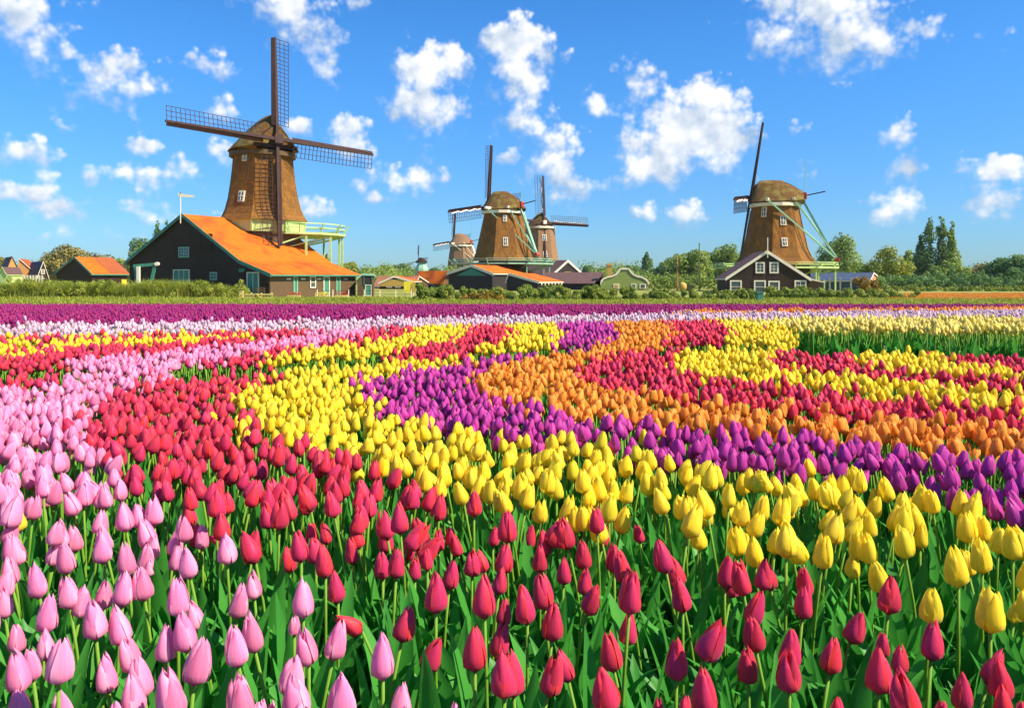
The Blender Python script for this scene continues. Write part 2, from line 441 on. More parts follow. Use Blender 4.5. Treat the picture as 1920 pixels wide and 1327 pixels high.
SAILWOOD = surf('sail_timber', (0.032, 0.013, 0.010), (0.062, 0.027, 0.019), 2, .7, .2)
MINT = surf('mint_paint', (0.24, 0.46, 0.30), (0.32, 0.54, 0.36), 3, .55, .1)
GREEN_P = surf('green_paint', (0.045, 0.20, 0.13), (0.07, 0.26, 0.17), 3, .55, .1)
LIME_P = surf('lime_paint', (0.40, 0.58, 0.18), (0.54, 0.66, 0.26), 2, .6, .1)
WHITE_P = surf('cream_white_paint', (0.74, 0.66, 0.48), (0.84, 0.77, 0.60), 3, .6, .1)
YELLOW_P = surf('yellow_paint', (0.80, 0.62, 0.03), (0.84, 0.70, 0.06), 3, .6, .1)
RED_P = surf('red_paint', (0.50, 0.05, 0.03), (0.58, 0.08, 0.05), 3, .6, .1)
TILE_OR = surf('orange_pantiles', (0.58, 0.115, 0.003), (0.80, 0.185, 0.006), 2.2, .75, .5, (1, 1, 1), wave=('Y', 1.1, .4), c3=(0.40, 0.085, 0.008))
TILE_BR = surf('brown_pantiles', (0.30, 0.075, 0.02), (0.40, 0.11, 0.03), 1.6, .75, .5, wave=('Y', 1.1, .22))
TILE_PLUM = surf('plum_tiles', (0.10, 0.055, 0.055), (0.15, 0.085, 0.075), 1.6, .8, .4, wave=('Y', 1.1, .3))
TILE_BLUE = surf('blue_grey_tiles', (0.035, 0.055, 0.10), (0.055, 0.08, 0.14), 1.6, .7, .3)
TILE_SALMON = surf('salmon_tiles', (0.55, 0.19, 0.10), (0.66, 0.27, 0.15), 1.6, .8, .3)
BRICK = surf('warm_brick', (0.48, 0.24, 0.07), (0.58, 0.31, 0.09), 4, .9, .3)
OCHRE = surf('ochre_boards', (0.55, 0.36, 0.07), (0.64, 0.43, 0.10), 3, .8, .2, wave=('Z', 1.5, .3))
OLIVE = surf('olive_green_boards', (0.22, 0.29, 0.07), (0.30, 0.37, 0.10), 3, .7, .2, wave=('Z', 1.5, .35))
BLUE_W = surf('blue_boards', (0.05, 0.09, 0.16), (0.08, 0.12, 0.20), 3, .7, .2, wave=('Z', 1.5, .3))
GLASS = surf('window_glass', (0.05, 0.07, 0.08), (0.10, 0.13, 0.13), 1, .12, 0, spec=.6)
STONE_LT = surf('pale_path', (0.50, 0.38, 0.16), (0.60, 0.47, 0.22), 2, .9, .2)
PALE_WOOD = surf('pale_timber', (0.60, 0.46, 0.12), (0.70, 0.56, 0.17), 3, .8, .2)
SOIL = surf('dark_soil', (0.018, 0.013, 0.008), (0.05, 0.035, 0.02), 9, .95, .8)
MEADOW = surf('meadow', (0.16, 0.21, 0.035), (0.30, 0.31, 0.05), .35, .95, .6, (1, .35, 1), detail=8, c3=(0.28, 0.24, 0.05))
BARK = surf('bark', (0.07, 0.05, 0.035), (0.12, 0.09, 0.06), 3, .9, .5)
CLOTH = surf('white_sailcloth', (0.62, 0.58, 0.55), (0.74, 0.70, 0.66), 3, .9, .2)
REED = leafy('reed_leaf', (0.17, 0.24, 0.03), (0.34, 0.40, 0.05), (0.50, 0.48, 0.10), trans=.3, scale=.35)
GRASSM = leafy('grass_blade', (0.20, 0.27, 0.03), (0.34, 0.38, 0.04), (0.52, 0.46, 0.08), trans=.3, scale=.3)
SHRUB = leafy('shrub_leaf', (0.10, 0.17, 0.02), (0.22, 0.29, 0.035), (0.38, 0.38, 0.06), trans=.25, scale=.5)
SHRUB_AU = leafy('autumn_shrub_leaf', (0.18, 0.12, 0.015), (0.33, 0.22, 0.02), (0.45, 0.32, 0.03), trans=.25, scale=.7)
FOL = {
    'green': leafy('green_leaves', (0.14, 0.23, 0.05), (0.30, 0.40, 0.07), (0.50, 0.54, 0.09), .38, .16),
    'yellow': leafy('yellow_green_leaves', (0.14, 0.21, 0.03), (0.34, 0.38, 0.05), (0.58, 0.53, 0.06), .36, .16),
    'dark': leafy('dark_leaves', (0.08, 0.18, 0.06), (0.17, 0.30, 0.08), (0.34, 0.44, 0.10), .38, .16),
    'autumn': leafy('autumn_leaves', (0.16, 0.16, 0.05), (0.30, 0.25, 0.06), (0.48, 0.34, 0.06), .25, .16),
    'teal': leafy('blue_green_leaves', (0.10, 0.20, 0.07), (0.20, 0.32, 0.10), (0.38, 0.46, 0.11), .38, .16),
}

# ------------------------------------------------------------------ ground, field, path
def sheet(name, x0, x1, Ys, mat, lift=0.0, nx=2, kind='structure'):
    mb = MB(); rows = []
    for Y in Ys:
        rows.append([(x0 + (x1 - x0) * i / (nx - 1), Y, float(ground(Y)) + lift) for i in range(nx)])
    mb.grid(rows)
    return tag(mb.build(name, mat), kind=kind)


tag(sheet('ground', -4000, 4000, [-4000, -60, -30, 0, 3, 6, 6.7, 8, 10, 13, 16, 20, 24, 30, 38, 46, 52, 120, 400, 4000], MEADOW), 'green and straw coloured meadow reaching to the horizon', 'meadow')
tag(sheet('field_soil', -22, 22, [-2, 0, 3, 6, 6.7, 8, 10, 13, 16, 20, 21], SOIL, .004), 'dark soil under the tulip beds', 'soil')
mbp = MB(); mbp.grid([[(-120, 66.5, .004), (-15, 67.5, .004), (8, 66.8, .004), (130, 68, .004)], [(-120, 69, .004), (-15, 70, .004), (8, 68.4, .004), (130, 69.2, .004)]])
tag(mbp.build('path', STONE_LT), 'pale sandy path in front of the reeds', 'path', kind='structure')

# ------------------------------------------------------------------ tulips
P_R = ([0, .05, .14, .26, .42, .62, .82, .93, 1.0], [.22, .66, .94, 1.0, .93, .76, .53, .35, .15])
P_A = ([0, .12, .35, .60, .80, .92, 1.0], [.62, .92, 1.06, 1.08, 1.06, .98, .38])


def petal_mb(Rr, H, opened, inner, nu, nv, seed, mi=0):
    r_ = random.Random(seed); rows = []; uvs = []
    wob = [r_.uniform(-.05, .05) for _ in range(4)]; sk = r_.uniform(-.05, .30)
    for j in range(nv + 1):
        v = j / nv
        r = Rr * float(np.interp(v, *P_R)) * (.86 if inner else 1.0)
        r += opened * Rr * max(0, v - .30) ** 1.25 * 1.5
        a = float(np.interp(v, *P_A)) * (.98 if inner else 1.0)
        row = []; ur = []
        for i in range(nu + 1):
            u = -1 + 2 * i / nu
            th = a * u * .98 + sk * v
            rr = r * (1 + .075 * math.cos(math.pi * u) * math.sin(math.pi * v) + (0 if inner else .10) * abs(u) ** 3 * math.sin(math.pi * min(1, v * 1.15)) + wob[j % 4] * .5 * u)
            z = H * ((v ** .93) * (.985 if inner else 1.0) * (1 + wob[0] * 1.2) - .05 * u * u * v) + .004 * math.sin(3 * u + seed) * v
            row.append((rr * math.cos(th), rr * math.sin(th), z)); ur.append((i / nu, v))
        rows.append(row); uvs.append(ur)
    return MB().grid(rows, uvs, mi)


def head_mb(seed, opened, nu, nv, mi=0, Rr=.0238, H=.076):
    mb = MB()
    for k in range(6):
        inner = k % 2 == 1
        mb.join(petal_mb(Rr, H, opened, inner, nu, nv, seed * 10 + k), Matrix.Rotation(k * math.pi / 3 + .1, 4, 'Z'), mi)
    return mb


def stem_pts(h, bend, n=5):
    return [(bend * (t ** 2), 0, h * t) for t in [i / (n - 1) for i in range(n)]]


def stem_mb(h, bend, n=5, sides=6, mi=0):
    pts = stem_pts(h, bend, n)
    return MB().tube(pts, [.0042 - .0010 * i / (n - 1) for i in range(n)], sides, mi)


def leaf_mb(length, width, lean, droop, twist, nv=7, mi=0):
    """lance-shaped folded leaf rising from the bulb along +x"""
    rows = []; uvs = []; x = .004; z = 0.0; ang = lean
    for j in range(nv + 1):
        t = j / nv
        w = width * (math.sin(math.pi * min(1, .16 + .84 * t) ** .85) ** .8 if t < 1 else 0) * .5 + .0008
        tw = twist * t
        c, s_ = math.cos(tw), math.sin(tw)
        nrm = (math.cos(ang + math.pi / 2), math.sin(ang + math.pi / 2))
        row = []
        for u in (-1, 0, 1):
            lift = .30 * w * abs(u)
            row.append((x - nrm[0] * lift * -1 + u * w * s_ * .4, u * w * c, z + nrm[1] * lift)); 
        rows.append(row); uvs.append([(0, t), (.5, t), (1, t)])
        st = length / nv
        ang -= droop * t * 1.6 / nv
        x += math.cos(ang) * st; z += math.sin(ang) * st
    return MB().grid(rows, uvs, mi)


LEAF_SPECS = [(.34, .062, 1.33, .45, .3), (.31, .070, 1.22, .55, -.4), (.28, .056, 1.10, .8, .5), (.38, .050, 1.42, .3, -.2), (.26, .070, 1.0, .9, .2), (.33, .044, 1.25, 1.2, .7)]
LEAF_ME = [leaf_mb(*s_).mesh('leaf', LEAF, True) for s_ in LEAF_SPECS]
STEM_ME = []; STEM_TOP = []
for (h, bend) in [(.385, .0), (.385, .02), (.382, .045), (.376, .08)]:
    STEM_ME.append(stem_mb(h, bend).mesh('stem', STEM, True))
    STEM_TOP.append((bend, h, math.atan2(2 * bend, h)))
NEAR_COL = ['pink', 'crimson', 'yellow', 'purple', 'orange']
OPEN = {'pink': [0, .06, .16, .02], 'crimson': [0, .05, .15, .02], 'yellow': [0.04, .13, .32, .07], 'purple': [0, .07, .18, .03], 'orange': [.18, .38, .6, .28],
        'plum': [.1, .2, .3, .2], 'lilac': [.1, .25, .4, .2], 'cream': [.05, .15, .25, .1]}
PETAL_ME = {}; HEAD_ME = {}
for c in NEAR_COL:
    for k, o_ in enumerate(OPEN[c]):
        for inn in (0, 1):
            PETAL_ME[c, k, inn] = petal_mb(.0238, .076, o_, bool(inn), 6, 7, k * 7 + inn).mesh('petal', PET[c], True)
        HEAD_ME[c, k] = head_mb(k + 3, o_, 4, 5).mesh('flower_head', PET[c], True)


def tulip(colour, X, Y, headz, size, tilt, var, detailed, label, group, wide=1.0):
    """one plant with its foot on the soil; headz is the height of the middle of its flower"""
    gz = float(ground(Y)); rr = random.Random(int(abs(X) * 9973 + Y * 7919 + 13))
    si = rr.choice([0, 1, 1, 2]) if abs(tilt) < 12 else (2 if abs(tilt) < 30 else 3)
    bend, sh, lean = STEM_TOP[si]
    want = headz - .036 * size - gz
    sz = want / sh
    az = (0.0 if tilt >= 0 else math.pi) + rr.uniform(-.5, .5) if abs(tilt) >= 6 else rr.uniform(0, 6.28)
    # the foot stands off so that the flower, not the foot, is at X, Y
    tx, ty = bend * math.cos(az), bend * math.sin(az)
    root = empty(colour + '_tulip', (X - tx, Y - ty, gz - .005))
    tag(root, label, 'tulip', group)
    st = obj('stem', STEM_ME[si], root, (0, 0, 0), (0, 0, az), (1, 1, sz))
    hz = rr.uniform(0, 6.28)
    tl = max(R_(abs(tilt)), lean * .7)
    rot = Matrix.Rotation(az, 4, 'Z') @ Matrix.Rotation(tl, 4, 'Y') @ Matrix.Rotation(-az + hz, 4, 'Z')
    top = (tx, ty, sh * sz - .003)
    if detailed:
        fl = obj('flower_head', None, root, top, rot.to_euler(), (size * wide, size * wide, size)); fl.empty_display_size = .03
        for k in range(6):
            obj('petal', PETAL_ME[colour, (var + k // 2 * rr.choice([0, 0, 1])) % 4, k % 2], fl, None, (rr.uniform(-.04, .04), rr.uniform(-.05, .05), k * math.pi / 3 + rr.uniform(-.14, .14)), (rr.uniform(.95, 1.04), rr.uniform(.95, 1.04), rr.uniform(.93, 1.07)))
    else:
        obj('flower_head', HEAD_ME[colour, var], root, top, rot.to_euler(), (size * wide, size * wide, size))
    n = 3 if detailed else 2
    a0 = rr.uniform(0, 6.28)
    for k in range(n):
        obj('leaf', rr.choice(LEAF_ME), root, (0, 0, 0), (0, 0, a0 + k * 6.28 / n + rr.uniform(-.5, .5)), rr.uniform(.8, 1.12))
    return root


# flowers of the front rows, read off the photograph: (column, row, height, colour letter, lean, shape) per 480-pixel stretch
FRONT = {
    0: [(95, 180, 200, 'p', -14), (85, 330, 215, 'p', -8), (40, 560, 215, 'p', -8), (285, 400, 250, 'p', -12), (490, 235, 230, 'p', -10), (385, 195, 200, 'p', 0),
        (545, 100, 190, 'p', -8), (745, 160, 235, 'p', -6), (920, 250, 230, 'p', -8), (1085, 165, 195, 'p', 4), (1070, 300, 130, 'p', 3), (1245, 130, 200, 'p', 10),
        (1255, 235, 190, 'p', 8), (1365, 265, 240, 'p', -8), (1450, 90, 180, 'p', 4), (1630, 165, 230, 'p', -2), (335, 640, 265, 'p', 0), (505, 480, 240, 'p', -10),
        (575, 545, 230, 'p', 8), (690, 670, 290, 'p', -6), (735, 500, 210, 'p', 10), (880, 465, 245, 'p', 3), (1040, 420, 245, 'p', -14), (880, 720, 280, 'p', -12),
        (1280, 510, 285, 'p', 2), (1420, 640, 230, 'p', -12), (1340, 760, 290, 'p', -8), (1190, 840, 280, 'p', 4), (130, 800, 220, 'p', 0), (145, 1045, 310, 'p', -8),
        (240, 990, 240, 'p', -8), (335, 850, 230, 'p', -4), (420, 955, 350, 'p', 8), (965, 910, 270, 'p', -14), (780, 1065, 265, 'p', -8), (1030, 1090, 290, 'p', -12),
        (975, 1210, 300, 'p', -8), (1390, 960, 360, 'p', 10), (1250, 1190, 370, 'p', -6), (150, 1280, 260, 'p', -4), (470, 1290, 250, 'p', -8), (840, 1340, 200, 'p', 0),
        (1700, 540, 250, 'p', 10), (1825, 430, 200, 'p', 0), (1710, 860, 300, 'p', -8), (1830, 770, 280, 'p', -8), (1740, 1240, 320, 'p', -6),
        (1640, 65, 120, 'c', -60), (1810, 140, 200, 'c', 0)],
    480: [(340, 520, 285, 'p', 0), (275, 710, 140, 'p', 5), (380, 860, 285, 'p', -10), (555, 825, 275, 'p', 0), (910, 940, 325, 'p', 0), (250, 1060, 300, 'p', 6),
          (300, 1220, 330, 'p', -6), (620, 1210, 350, 'p', -4), (1030, 1270, 290, 'p', 2), (25, 1330, 120, 'p', 0), (100, 1350, 150, 'p', 0), (1430, 1350, 150, 'p', 0),
          (325, 150, 235, 'c', -10), (240, 240, 200, 'c', 5), (500, 260, 240, 'c', -6), (590, 440, 235, 'c', -8), (760, 655, 180, 'c', -52), (1045, 700, 270, 'c', 12),
          (1225, 910, 255, 'c', 22), (1570, 880, 330, 'c', 0), (1640, 520, 300, 'c', -4), (1770, 620, 200, 'c', 5), (1730, 820, 260, 'c', 10), (1780, 1065, 340, 'c', 0),
          (1290, 480, 300, 'c', 0), (1385, 360, 210, 'c', 10), (700, 190, 190, 'c', -8), (740, 80, 190, 'c', -14), (930, 110, 190, 'c', 0), (910, 290, 200, 'c', 4),
          (1005, 275, 220, 'c', 4), (1090, 170, 170, 'c', 0), (1140, 310, 170, 'c', 0), (1230, 245, 165, 'c', 0), (1310, 110, 160, 'c', 0), (1450, 140, 170, 'c', -14),
          (1400, 80, 150, 'c', 0), (1550, 270, 200, 'c', 0), (1640, 260, 160, 'c', -20), (1740, 400, 200, 'c', 6), (1770, 240, 220, 'c', -4), (1700, 80, 150, 'c', 6),
          (400, 60, 160, 'c', 0), (510, 60, 160, 'c', -6), (1170, 60, 130, 'c', -6)],
    960: [(115, 80, 180, 'c', 10), (240, 130, 200, 'c', -8), (200, 245, 190, 'c', 0), (370, 325, 205, 'c', -2), (520, 220, 210, 'c', -4), (515, 400, 200, 'c', 6),
          (540, 520, 240, 'c', 18), (650, 85, 150, 'c', 0), (735, 240, 210, 'c', 0), (810, 300, 230, 'c', -12), (840, 480, 310, 'c', 6), (825, 740, 240, 'c', 6),
          (730, 905, 280, 'c', -6), (690, 1160, 350, 'c', -10), (260, 1070, 300, 'c', 12), (405, 1000, 240, 'c', -16), (10, 1060, 330, 'c', -6), (110, 565, 290, 'c', -8),
          (235, 475, 260, 'c', -8), (285, 690, 280, 'c', -4), (1105, 220, 250, 'c', -14), (1200, 330, 230, 'c', -18), (1225, 500, 250, 'c', -8), (1180, 960, 290, 'c', 2),
          (1370, 800, 320, 'c', 24), (1390, 1190, 330, 'c', 0), (1230, 1300, 160, 'c', 0), (1050, 1320, 180, 'c', 0), (1525, 340, 230, 'c', 8), (1565, 420, 200, 'c', 10),
          (1660, 380, 250, 'c', -10), (1795, 355, 220, 'c', -4), (1710, 590, 250, 'c', 16), (1750, 770, 270, 'c', -4), (1690, 1000, 260, 'c', 0),
          (1745, 195, 215, 'y', -6), (1675, 110, 120, 'y', 0), (920, 60, 140, 'c', -10)],
    1440: [(130, 120, 240, 'y', -2), (385, 180, 260, 'y', 2), (640, 140, 220, 'y', 4), (600, 290, 190, 'y', 6), (720, 160, 230, 'y', -8), (820, 360, 240, 'y', -18),
           (985, 120, 240, 'y', -6), (1090, 80, 180, 'y', 6), (1365, 300, 285, 'y', -10), (1440, 270, 200, 'y', 0), (1535, 215, 260, 'y', -6), (1755, 130, 240, 'y', -8),
           (1850, 370, 240, 'y', 4), (1165, 560, 280, 'y', 0), (1595, 615, 310, 'y', 0), (1760, 610, 170, 'y', 8), (20, 370, 200, 'c', -12), (270, 400, 220, 'c', -6),
           (245, 550, 245, 'c', 0), (590, 720, 245, 'c', 18), (860, 500, 270, 'c', 6), (440, 930, 270, 'c', 4), (820, 850, 180, 'c', 0), (790, 1040, 320, 'c', 2),
           (940, 960, 200, 'c', 6), (150, 880, 300, 'c', -4), (150, 1040, 300, 'c', 0), (1000, 1200, 360, 'c', -10), (490, 1310, 200, 'c', -4), (1170, 830, 280, 'c', 4),
           (1570, 1010, 260, 'c', 26), (1680, 1100, 300, 'c', -6), (1390, 1180, 280, 'c', 2), (1690, 1260, 240, 'c', -4), (1225, 1320, 140, 'c', 0), (1830, 1340, 200, 'c', 0)],
}
NAME = {'p': 'pink', 'c': 'crimson', 'y': 'yellow'}
SPECIAL = {
    (480, 760, 655): 'crimson tulip tipped over sideways, alone among leaves beside the pink bed',
    (1440, 1595, 615): 'largest rounded yellow tulip, standing low near the photo edge above crimson ones',
    (480, 910, 940): 'upright pink tulip standing apart among the crimson ones, farthest from its bed',
    (0, 1640, 65): 'crimson tulip drooping flat behind a pink tulip head',
    (960, 690, 1160): 'crimson tulip with broad pale pink flare at the bottom edge of the photo',
    (960, 1370, 800): 'crimson tulip leaning far over towards the photo edge, behind a darker upright one',
    (1440, 1165, 560): 'yellow tulip with pointed tip directly above a crimson tulip head',
    (0, 1070, 300): 'small slim pink tulip bud squeezed between big pink heads',
    (480, 275, 710): 'small pale pink tulip half hidden below a taller pink head',
}
CNT = {c: 0 for c in NEAR_COL}
front_xy = []


def zone_label(c, py):
    if py > 1230:
        return ('large %s tulip in the frontmost rows at the bottom of the photo' % c, 'frontmost %s tulips' % c)
    if py > 1100:
        return ('%s tulip in the second group of rows from the front' % c, '%s tulips near the front' % c)
    if py > 960:
        return ('medium sized %s tulip a few rows back from the front' % c, '%s tulips a few rows back' % c)
    return ('smaller %s tulip in the middle distance of its bed' % c, '%s tulips in the middle distance' % c)


for ox, lst in FRONT.items():
    for k, (zx, zy, zh, cl, tl) in enumerate(lst):
        px, py = ox + zx / 3.825, 980 + zy / 3.825
        Y = float(Y_of(py)); hpx = zh / 3.825
        size = hpx * Y / F / .074 / (1 if abs(tl) < 40 else .8)
        # a head drawn larger or smaller than its row implies stands a little nearer or farther
        adj = min(1.22, max(.80, size)); 
        Y2 = Y / (max(.86, min(1.14, adj)) ** .5); size = hpx * Y2 / F / .074 / (1 if abs(tl) < 40 else .8)
        c = NAME[cl]
        lb, gp = zone_label(c, py)
        sp = SPECIAL.get((ox, zx, zy))
        X = X_at(px, Y2); hz = Z_at(py, Y2)
        wide = (.93 + .05 * math.sin(zx * 1.7 + zy)) if abs(tl) < 40 else .85
        if (ox, zx, zy) == (1440, 1595, 615): wide = 1.02
        tp = tulip(c, X, Y2, hz, min(1.35, max(.52, size * .93)), tl, k % 4, True, sp or lb, gp, wide)
        CNT[c] += 1
        if not sp: front_xy.append((c, px, py, tp))
ORD = ['first', 'second', 'third', 'fourth', 'fifth', 'sixth', 'seventh', 'eighth', 'ninth', 'tenth', 'eleventh', 'twelfth', 'thirteenth', 'fourteenth', 'fifteenth', 'sixteenth', 'seventeenth', 'eighteenth', 'nineteenth', 'twentieth', 'twenty-first', 'twenty-second', 'twenty-third', 'twenty-fourth', 'twenty-fifth']
TIERS = [(1265, 'foremost tier, cut by the bottom edge'), (1205, 'second tier from the front'), (1150, 'third tier from the front'), (1105, 'fourth tier from the front'), (1062, 'fifth tier from the front'), (1030, 'sixth tier from the front'), (0, 'seventh tier from the front')]
bins = {}
for c, px, py, tp in front_xy:
    ti = next(i for i, (lim, _) in enumerate(TIERS) if py >= lim)
    bins.setdefault((c, ti), []).append((px, tp))
for (c, ti), lst in bins.items():
    lst.sort(key=lambda q: q[0])
    for i, (_, tp) in enumerate(lst):
        tp['label'] = '%s %s tulip counted from the left in the %s' % (ORD[i], c, TIERS[ti][1])

# ---- beds as outlines on the ground, measured along the photo's colour borders
LOW = [  # successive borders of the curving beds in front of the grass gap; beyond each lies the next colour
    ('crimson', [(345, 694), (240, 712), (165, 752), (150, 790), (200, 850), (265, 900), (340, 950), (430, 985), (500, 1010), (560, 1080), (640, 1150), (740, 1200), (800, 1300), (900, 1500), (1100, 2200)]),
    ('yellow', [(535, 690), (440, 720), (435, 750), (470, 785), (540, 810), (640, 840), (720, 862), (800, 905), (920, 930), (1000, 940), (1110, 962), (1220, 990), (1340, 1020), (1420, 1055), (1560, 1075), (1660, 1090), (1740, 1160), (1850, 1190), (2100, 1280), (2600, 1500)]),
    ('purple', [(890, 664), (760, 682), (680, 697), (675, 720), (700, 745), (760, 770), (840, 790), (920, 797), (1000, 802), (1100, 808), (1180, 828), (1290, 850), (1400, 862), (1560, 880), (1700, 895), (1800, 908), (1880, 935), (2100, 985), (2600, 1080)]),
    ('orange', [(1010, 656), (900, 677), (880, 700), (900, 725), (960, 742), (1020, 752), (1090, 766), (1180, 772), (1300, 786), (1400, 792), (1550, 802), (1700, 820), (1920, 838), (2200, 860), (2700, 890)]),
    ('crimson', [(1150, 650), (1085, 680), (1090, 700), (1150, 715), (1230, 728), (1330, 737), (1400, 747), (1500, 757), (1620, 767), (1800, 777), (1920, 787), (2200, 800), (2700, 830)]),
    ('yellow', [(1285, 643), (1260, 665), (1275, 685), (1330, 696), (1400, 702), (1500, 709), (1600, 722), (1700, 732), (1800, 745), (1920, 752), (2200, 765), (2700, 780)]),
    ('crimson', [(1490, 642), (1440, 660), (1450, 675), (1520, 680), (1620, 693), (1700, 699), (1800, 708), (1920, 714), (2200, 725), (2700, 735)]),
    ('yellow', [(1640, 640), (1600, 655), (1620, 669), (1700, 682), (1780, 689), (1920, 696), (2200, 703), (2700, 710)]),
    ('crimson', [(1740, 640), (1768, 664), (1850, 674), (1920, 681), (2200, 686), (2700, 692)]),
]
UPP = [
    ('crimson', [(-900, 720), (-300, 690), (0, 664), (60, 656), (140, 647), (250, 641), (330, 633), (480, 622), (490, 606)]),
    ('pink', [(60, 705), (118, 670), (150, 660), (220, 655), (300, 648), (420, 637), (560, 621), (640, 606)]),
    ('crimson', [(240, 700), (330, 673), (420, 661), (500, 648), (600, 634), (680, 621), (700, 604)]),
    ('yellow', [(480, 690), (500, 658), (560, 644), (680, 632), (760, 619), (800, 602)]),
    ('crimson', [(680, 680), (690, 655), (760, 641), (840, 630), (870, 616), (890, 600)]),
    ('yellow', [(885, 668), (895, 641), (950, 629), (965, 616), (940, 600)]),
    ('purple', [(990, 660), (1040, 636), (1060, 620), (1050, 607), (1030, 596)]),
    ('orange', [(1110, 655), (1130, 635), (1165, 618), (1150, 604), (1120, 592)]),
    ('crimson', [(1230, 652), (1250, 630), (1270, 615), (1250, 604), (1230, 590)]),
    ('yellow', [(1370, 650), (1365, 625), (1375, 612), (1350, 601), (1330, 588)]),
    (None, [(1485, 660), (1478, 622), (1475, 606), (1440, 598), (1420, 586)]),
]
GAP = [(-900, 730), (-300, 708), (0, 693), (110, 689), (340, 688), (500, 682), (680, 667), (870, 660), (1000, 651), (1200, 647), (1400, 642), (1485, 646), (1530, 654), (1600, 651), (1760, 652), (1850, 659), (1920, 664), (2700, 700)]


def inside(poly, x, y):
    poly = np.asarray(poly, float); r = np.zeros(len(x), bool); j = len(poly) - 1
    for i in range(len(poly)):
        xi, yi = poly[i]; xj, yj = poly[j]
        c = ((yi > y) != (yj > y)) & (x < (xj - xi) * (y - yi) / (yj - yi + 1e-12) + xi)
        r ^= c; j = i
    return r


def interp_line(line, x):
    a = np.asarray(line, float); return np.interp(x, a[:, 0], a[:, 1])


COLS = ['none', 'pink', 'crimson', 'yellow', 'purple', 'orange', 'plum', 'lilac', 'cream', 'bare']
CI = {c: i for i, c in enumerate(COLS)}


def bed_colour(X, Y):
    """which colour grows at these ground points"""
    y = row_of(Y) - .030 * F / Y; x = CX + X / Y * F     # borders were read at the tips of the flowers
    out = np.full(len(x), CI['pink'])
    gap = interp_line(GAP, x)
    low = y >= gap
    # curving beds in front of the gap
    for c, line in LOW:
        poly = line + [(9000, line[-1][1] + 400), (9000, 300), (line[0][0] + 60, 300)]
        ins = inside(poly, x, y) & low
        out[ins] = CI[c]
    out[low & inside([(150, 688), (60, 712), (-20, 718), (-900, 770), (-900, 600), (150, 600)], x, y)] = CI['crimson']
    # beds beyond the gap
    up = ~low
    out[up] = CI['yellow']
    stripe = up & (np.sin((y - interp_line([(0, 622), (480, 610)], x)) * 2 * math.pi / 17.0 + 2.2) < -.30)
    out[stripe] = CI['crimson']
    for c, line in UPP:
        poly = line + [(line[-1][0] + 10, 500), (9000, 500), (9000, 1200), (line[0][0] + 30, 1200)]
        ins = inside(poly, x, y) & up
        out[ins] = CI[c] if c else CI['bare']
    # straight strips across the back
    l1 = interp_line([(-900, 618), (0, 604), (400, 600), (900, 591), (1300, 585), (1600, 582), (1920, 579), (2700, 575)], x)
    l2 = interp_line([(-900, 645), (0, 621), (300, 617), (480, 612), (800, 606), (1000, 601), (1300, 596), (1600, 593), (1920, 592), (2700, 592)], x)
    cr = up & (y < interp_line([(1340, 595), (1480, 605), (1700, 606), (1920, 611), (2700, 625)], x)) & (x > 1340)
    out[cr] = CI['cream']
    out[up & (y < l2)] = CI['lilac']
    out[up & (y < l1) & (y > l1 - 4.2) & (x > 1250 + 60 * np.sin(x))] = CI['orange']
    plm = up & (y < l1 - np.where(x > 1250, 3.2, 0))
    out[plm] = CI['plum']
    # bare strips
    g2 = np.abs(y - gap + 6) < np.where(x < 1450, np.interp(x, [-900, 0, 500, 900, 1450], [16, 12, 12, 8, 6]), 0)
    g2 &= (np.sin(x * .021) + np.sin(x * .0131 + 1) > -.75)
    out[g2] = CI['bare']
    out[(out == CI['bare'])] = CI['none']
    return out, x, y


def hex_points(x0, x1, y0, y1, d, jit):
    pts = []; ny = int((y1 - y0) / (d * .866)) + 1; nx = int((x1 - x0) / d) + 1
    gx, gy = np.meshgrid(np.arange(nx) * d + x0, np.arange(ny) * d * .866 + y0)
    gx[1::2] += d / 2
    gx += rng.uniform(-jit, jit, gx.shape) * d; gy += rng.uniform(-jit, jit, gy.shape) * d
    return gx.ravel(), gy.ravel()


# ---- plants in their thousands: points that carry a plant each
def scatter_group():
    g = bpy.data.node_groups.new('plant_scatter', 'GeometryNodeTree')
    g.interface.new_socket('Geometry', in_out='INPUT', socket_type='NodeSocketGeometry')
    g.interface.new_socket('Plants', in_out='INPUT', socket_type='NodeSocketCollection')
    g.interface.new_socket('Geometry', in_out='OUTPUT', socket_type='NodeSocketGeometry')
    N, L = g.nodes, g.links
    gi = N.new('NodeGroupInput'); go = N.new('NodeGroupOutput')
    ip = N.new('GeometryNodeInstanceOnPoints'); ci = N.new('GeometryNodeCollectionInfo')
    ci.inputs['Separate Children'].default_value = True; ci.inputs['Reset Children'].default_value = True
    L.new(gi.outputs['Plants'], ci.inputs['Collection'])

    def attr(name, t):
        a = N.new('GeometryNodeInputNamedAttribute'); a.data_type = t; a.inputs['Name'].default_value = name
        return a.outputs['Attribute']
    er = N.new('FunctionNodeEulerToRotation')
    L.new(attr('rot', 'FLOAT_VECTOR'), er.inputs[0])
    L.new(gi.outputs['Geometry'], ip.inputs['Points']); L.new(ci.outputs[0], ip.inputs['Instance'])
    ip.inputs['Pick Instance'].default_value = True
    L.new(attr('idx', 'INT'), ip.inputs['Instance Index']); L.new(er.outputs[0], ip.inputs['Rotation']); L.new(attr('scl', 'FLOAT_VECTOR'), ip.inputs['Scale'])
    L.new(ip.outputs[0], go.inputs[0])
    return g


SCAT = scatter_group()


def plant_set(name, meshes):
    col = bpy.data.collections.new(name)
    for i, me in enumerate(meshes):
        o = bpy.data.objects.new('%s_%02d' % (name, i), me); col.objects.link(o)
    return col


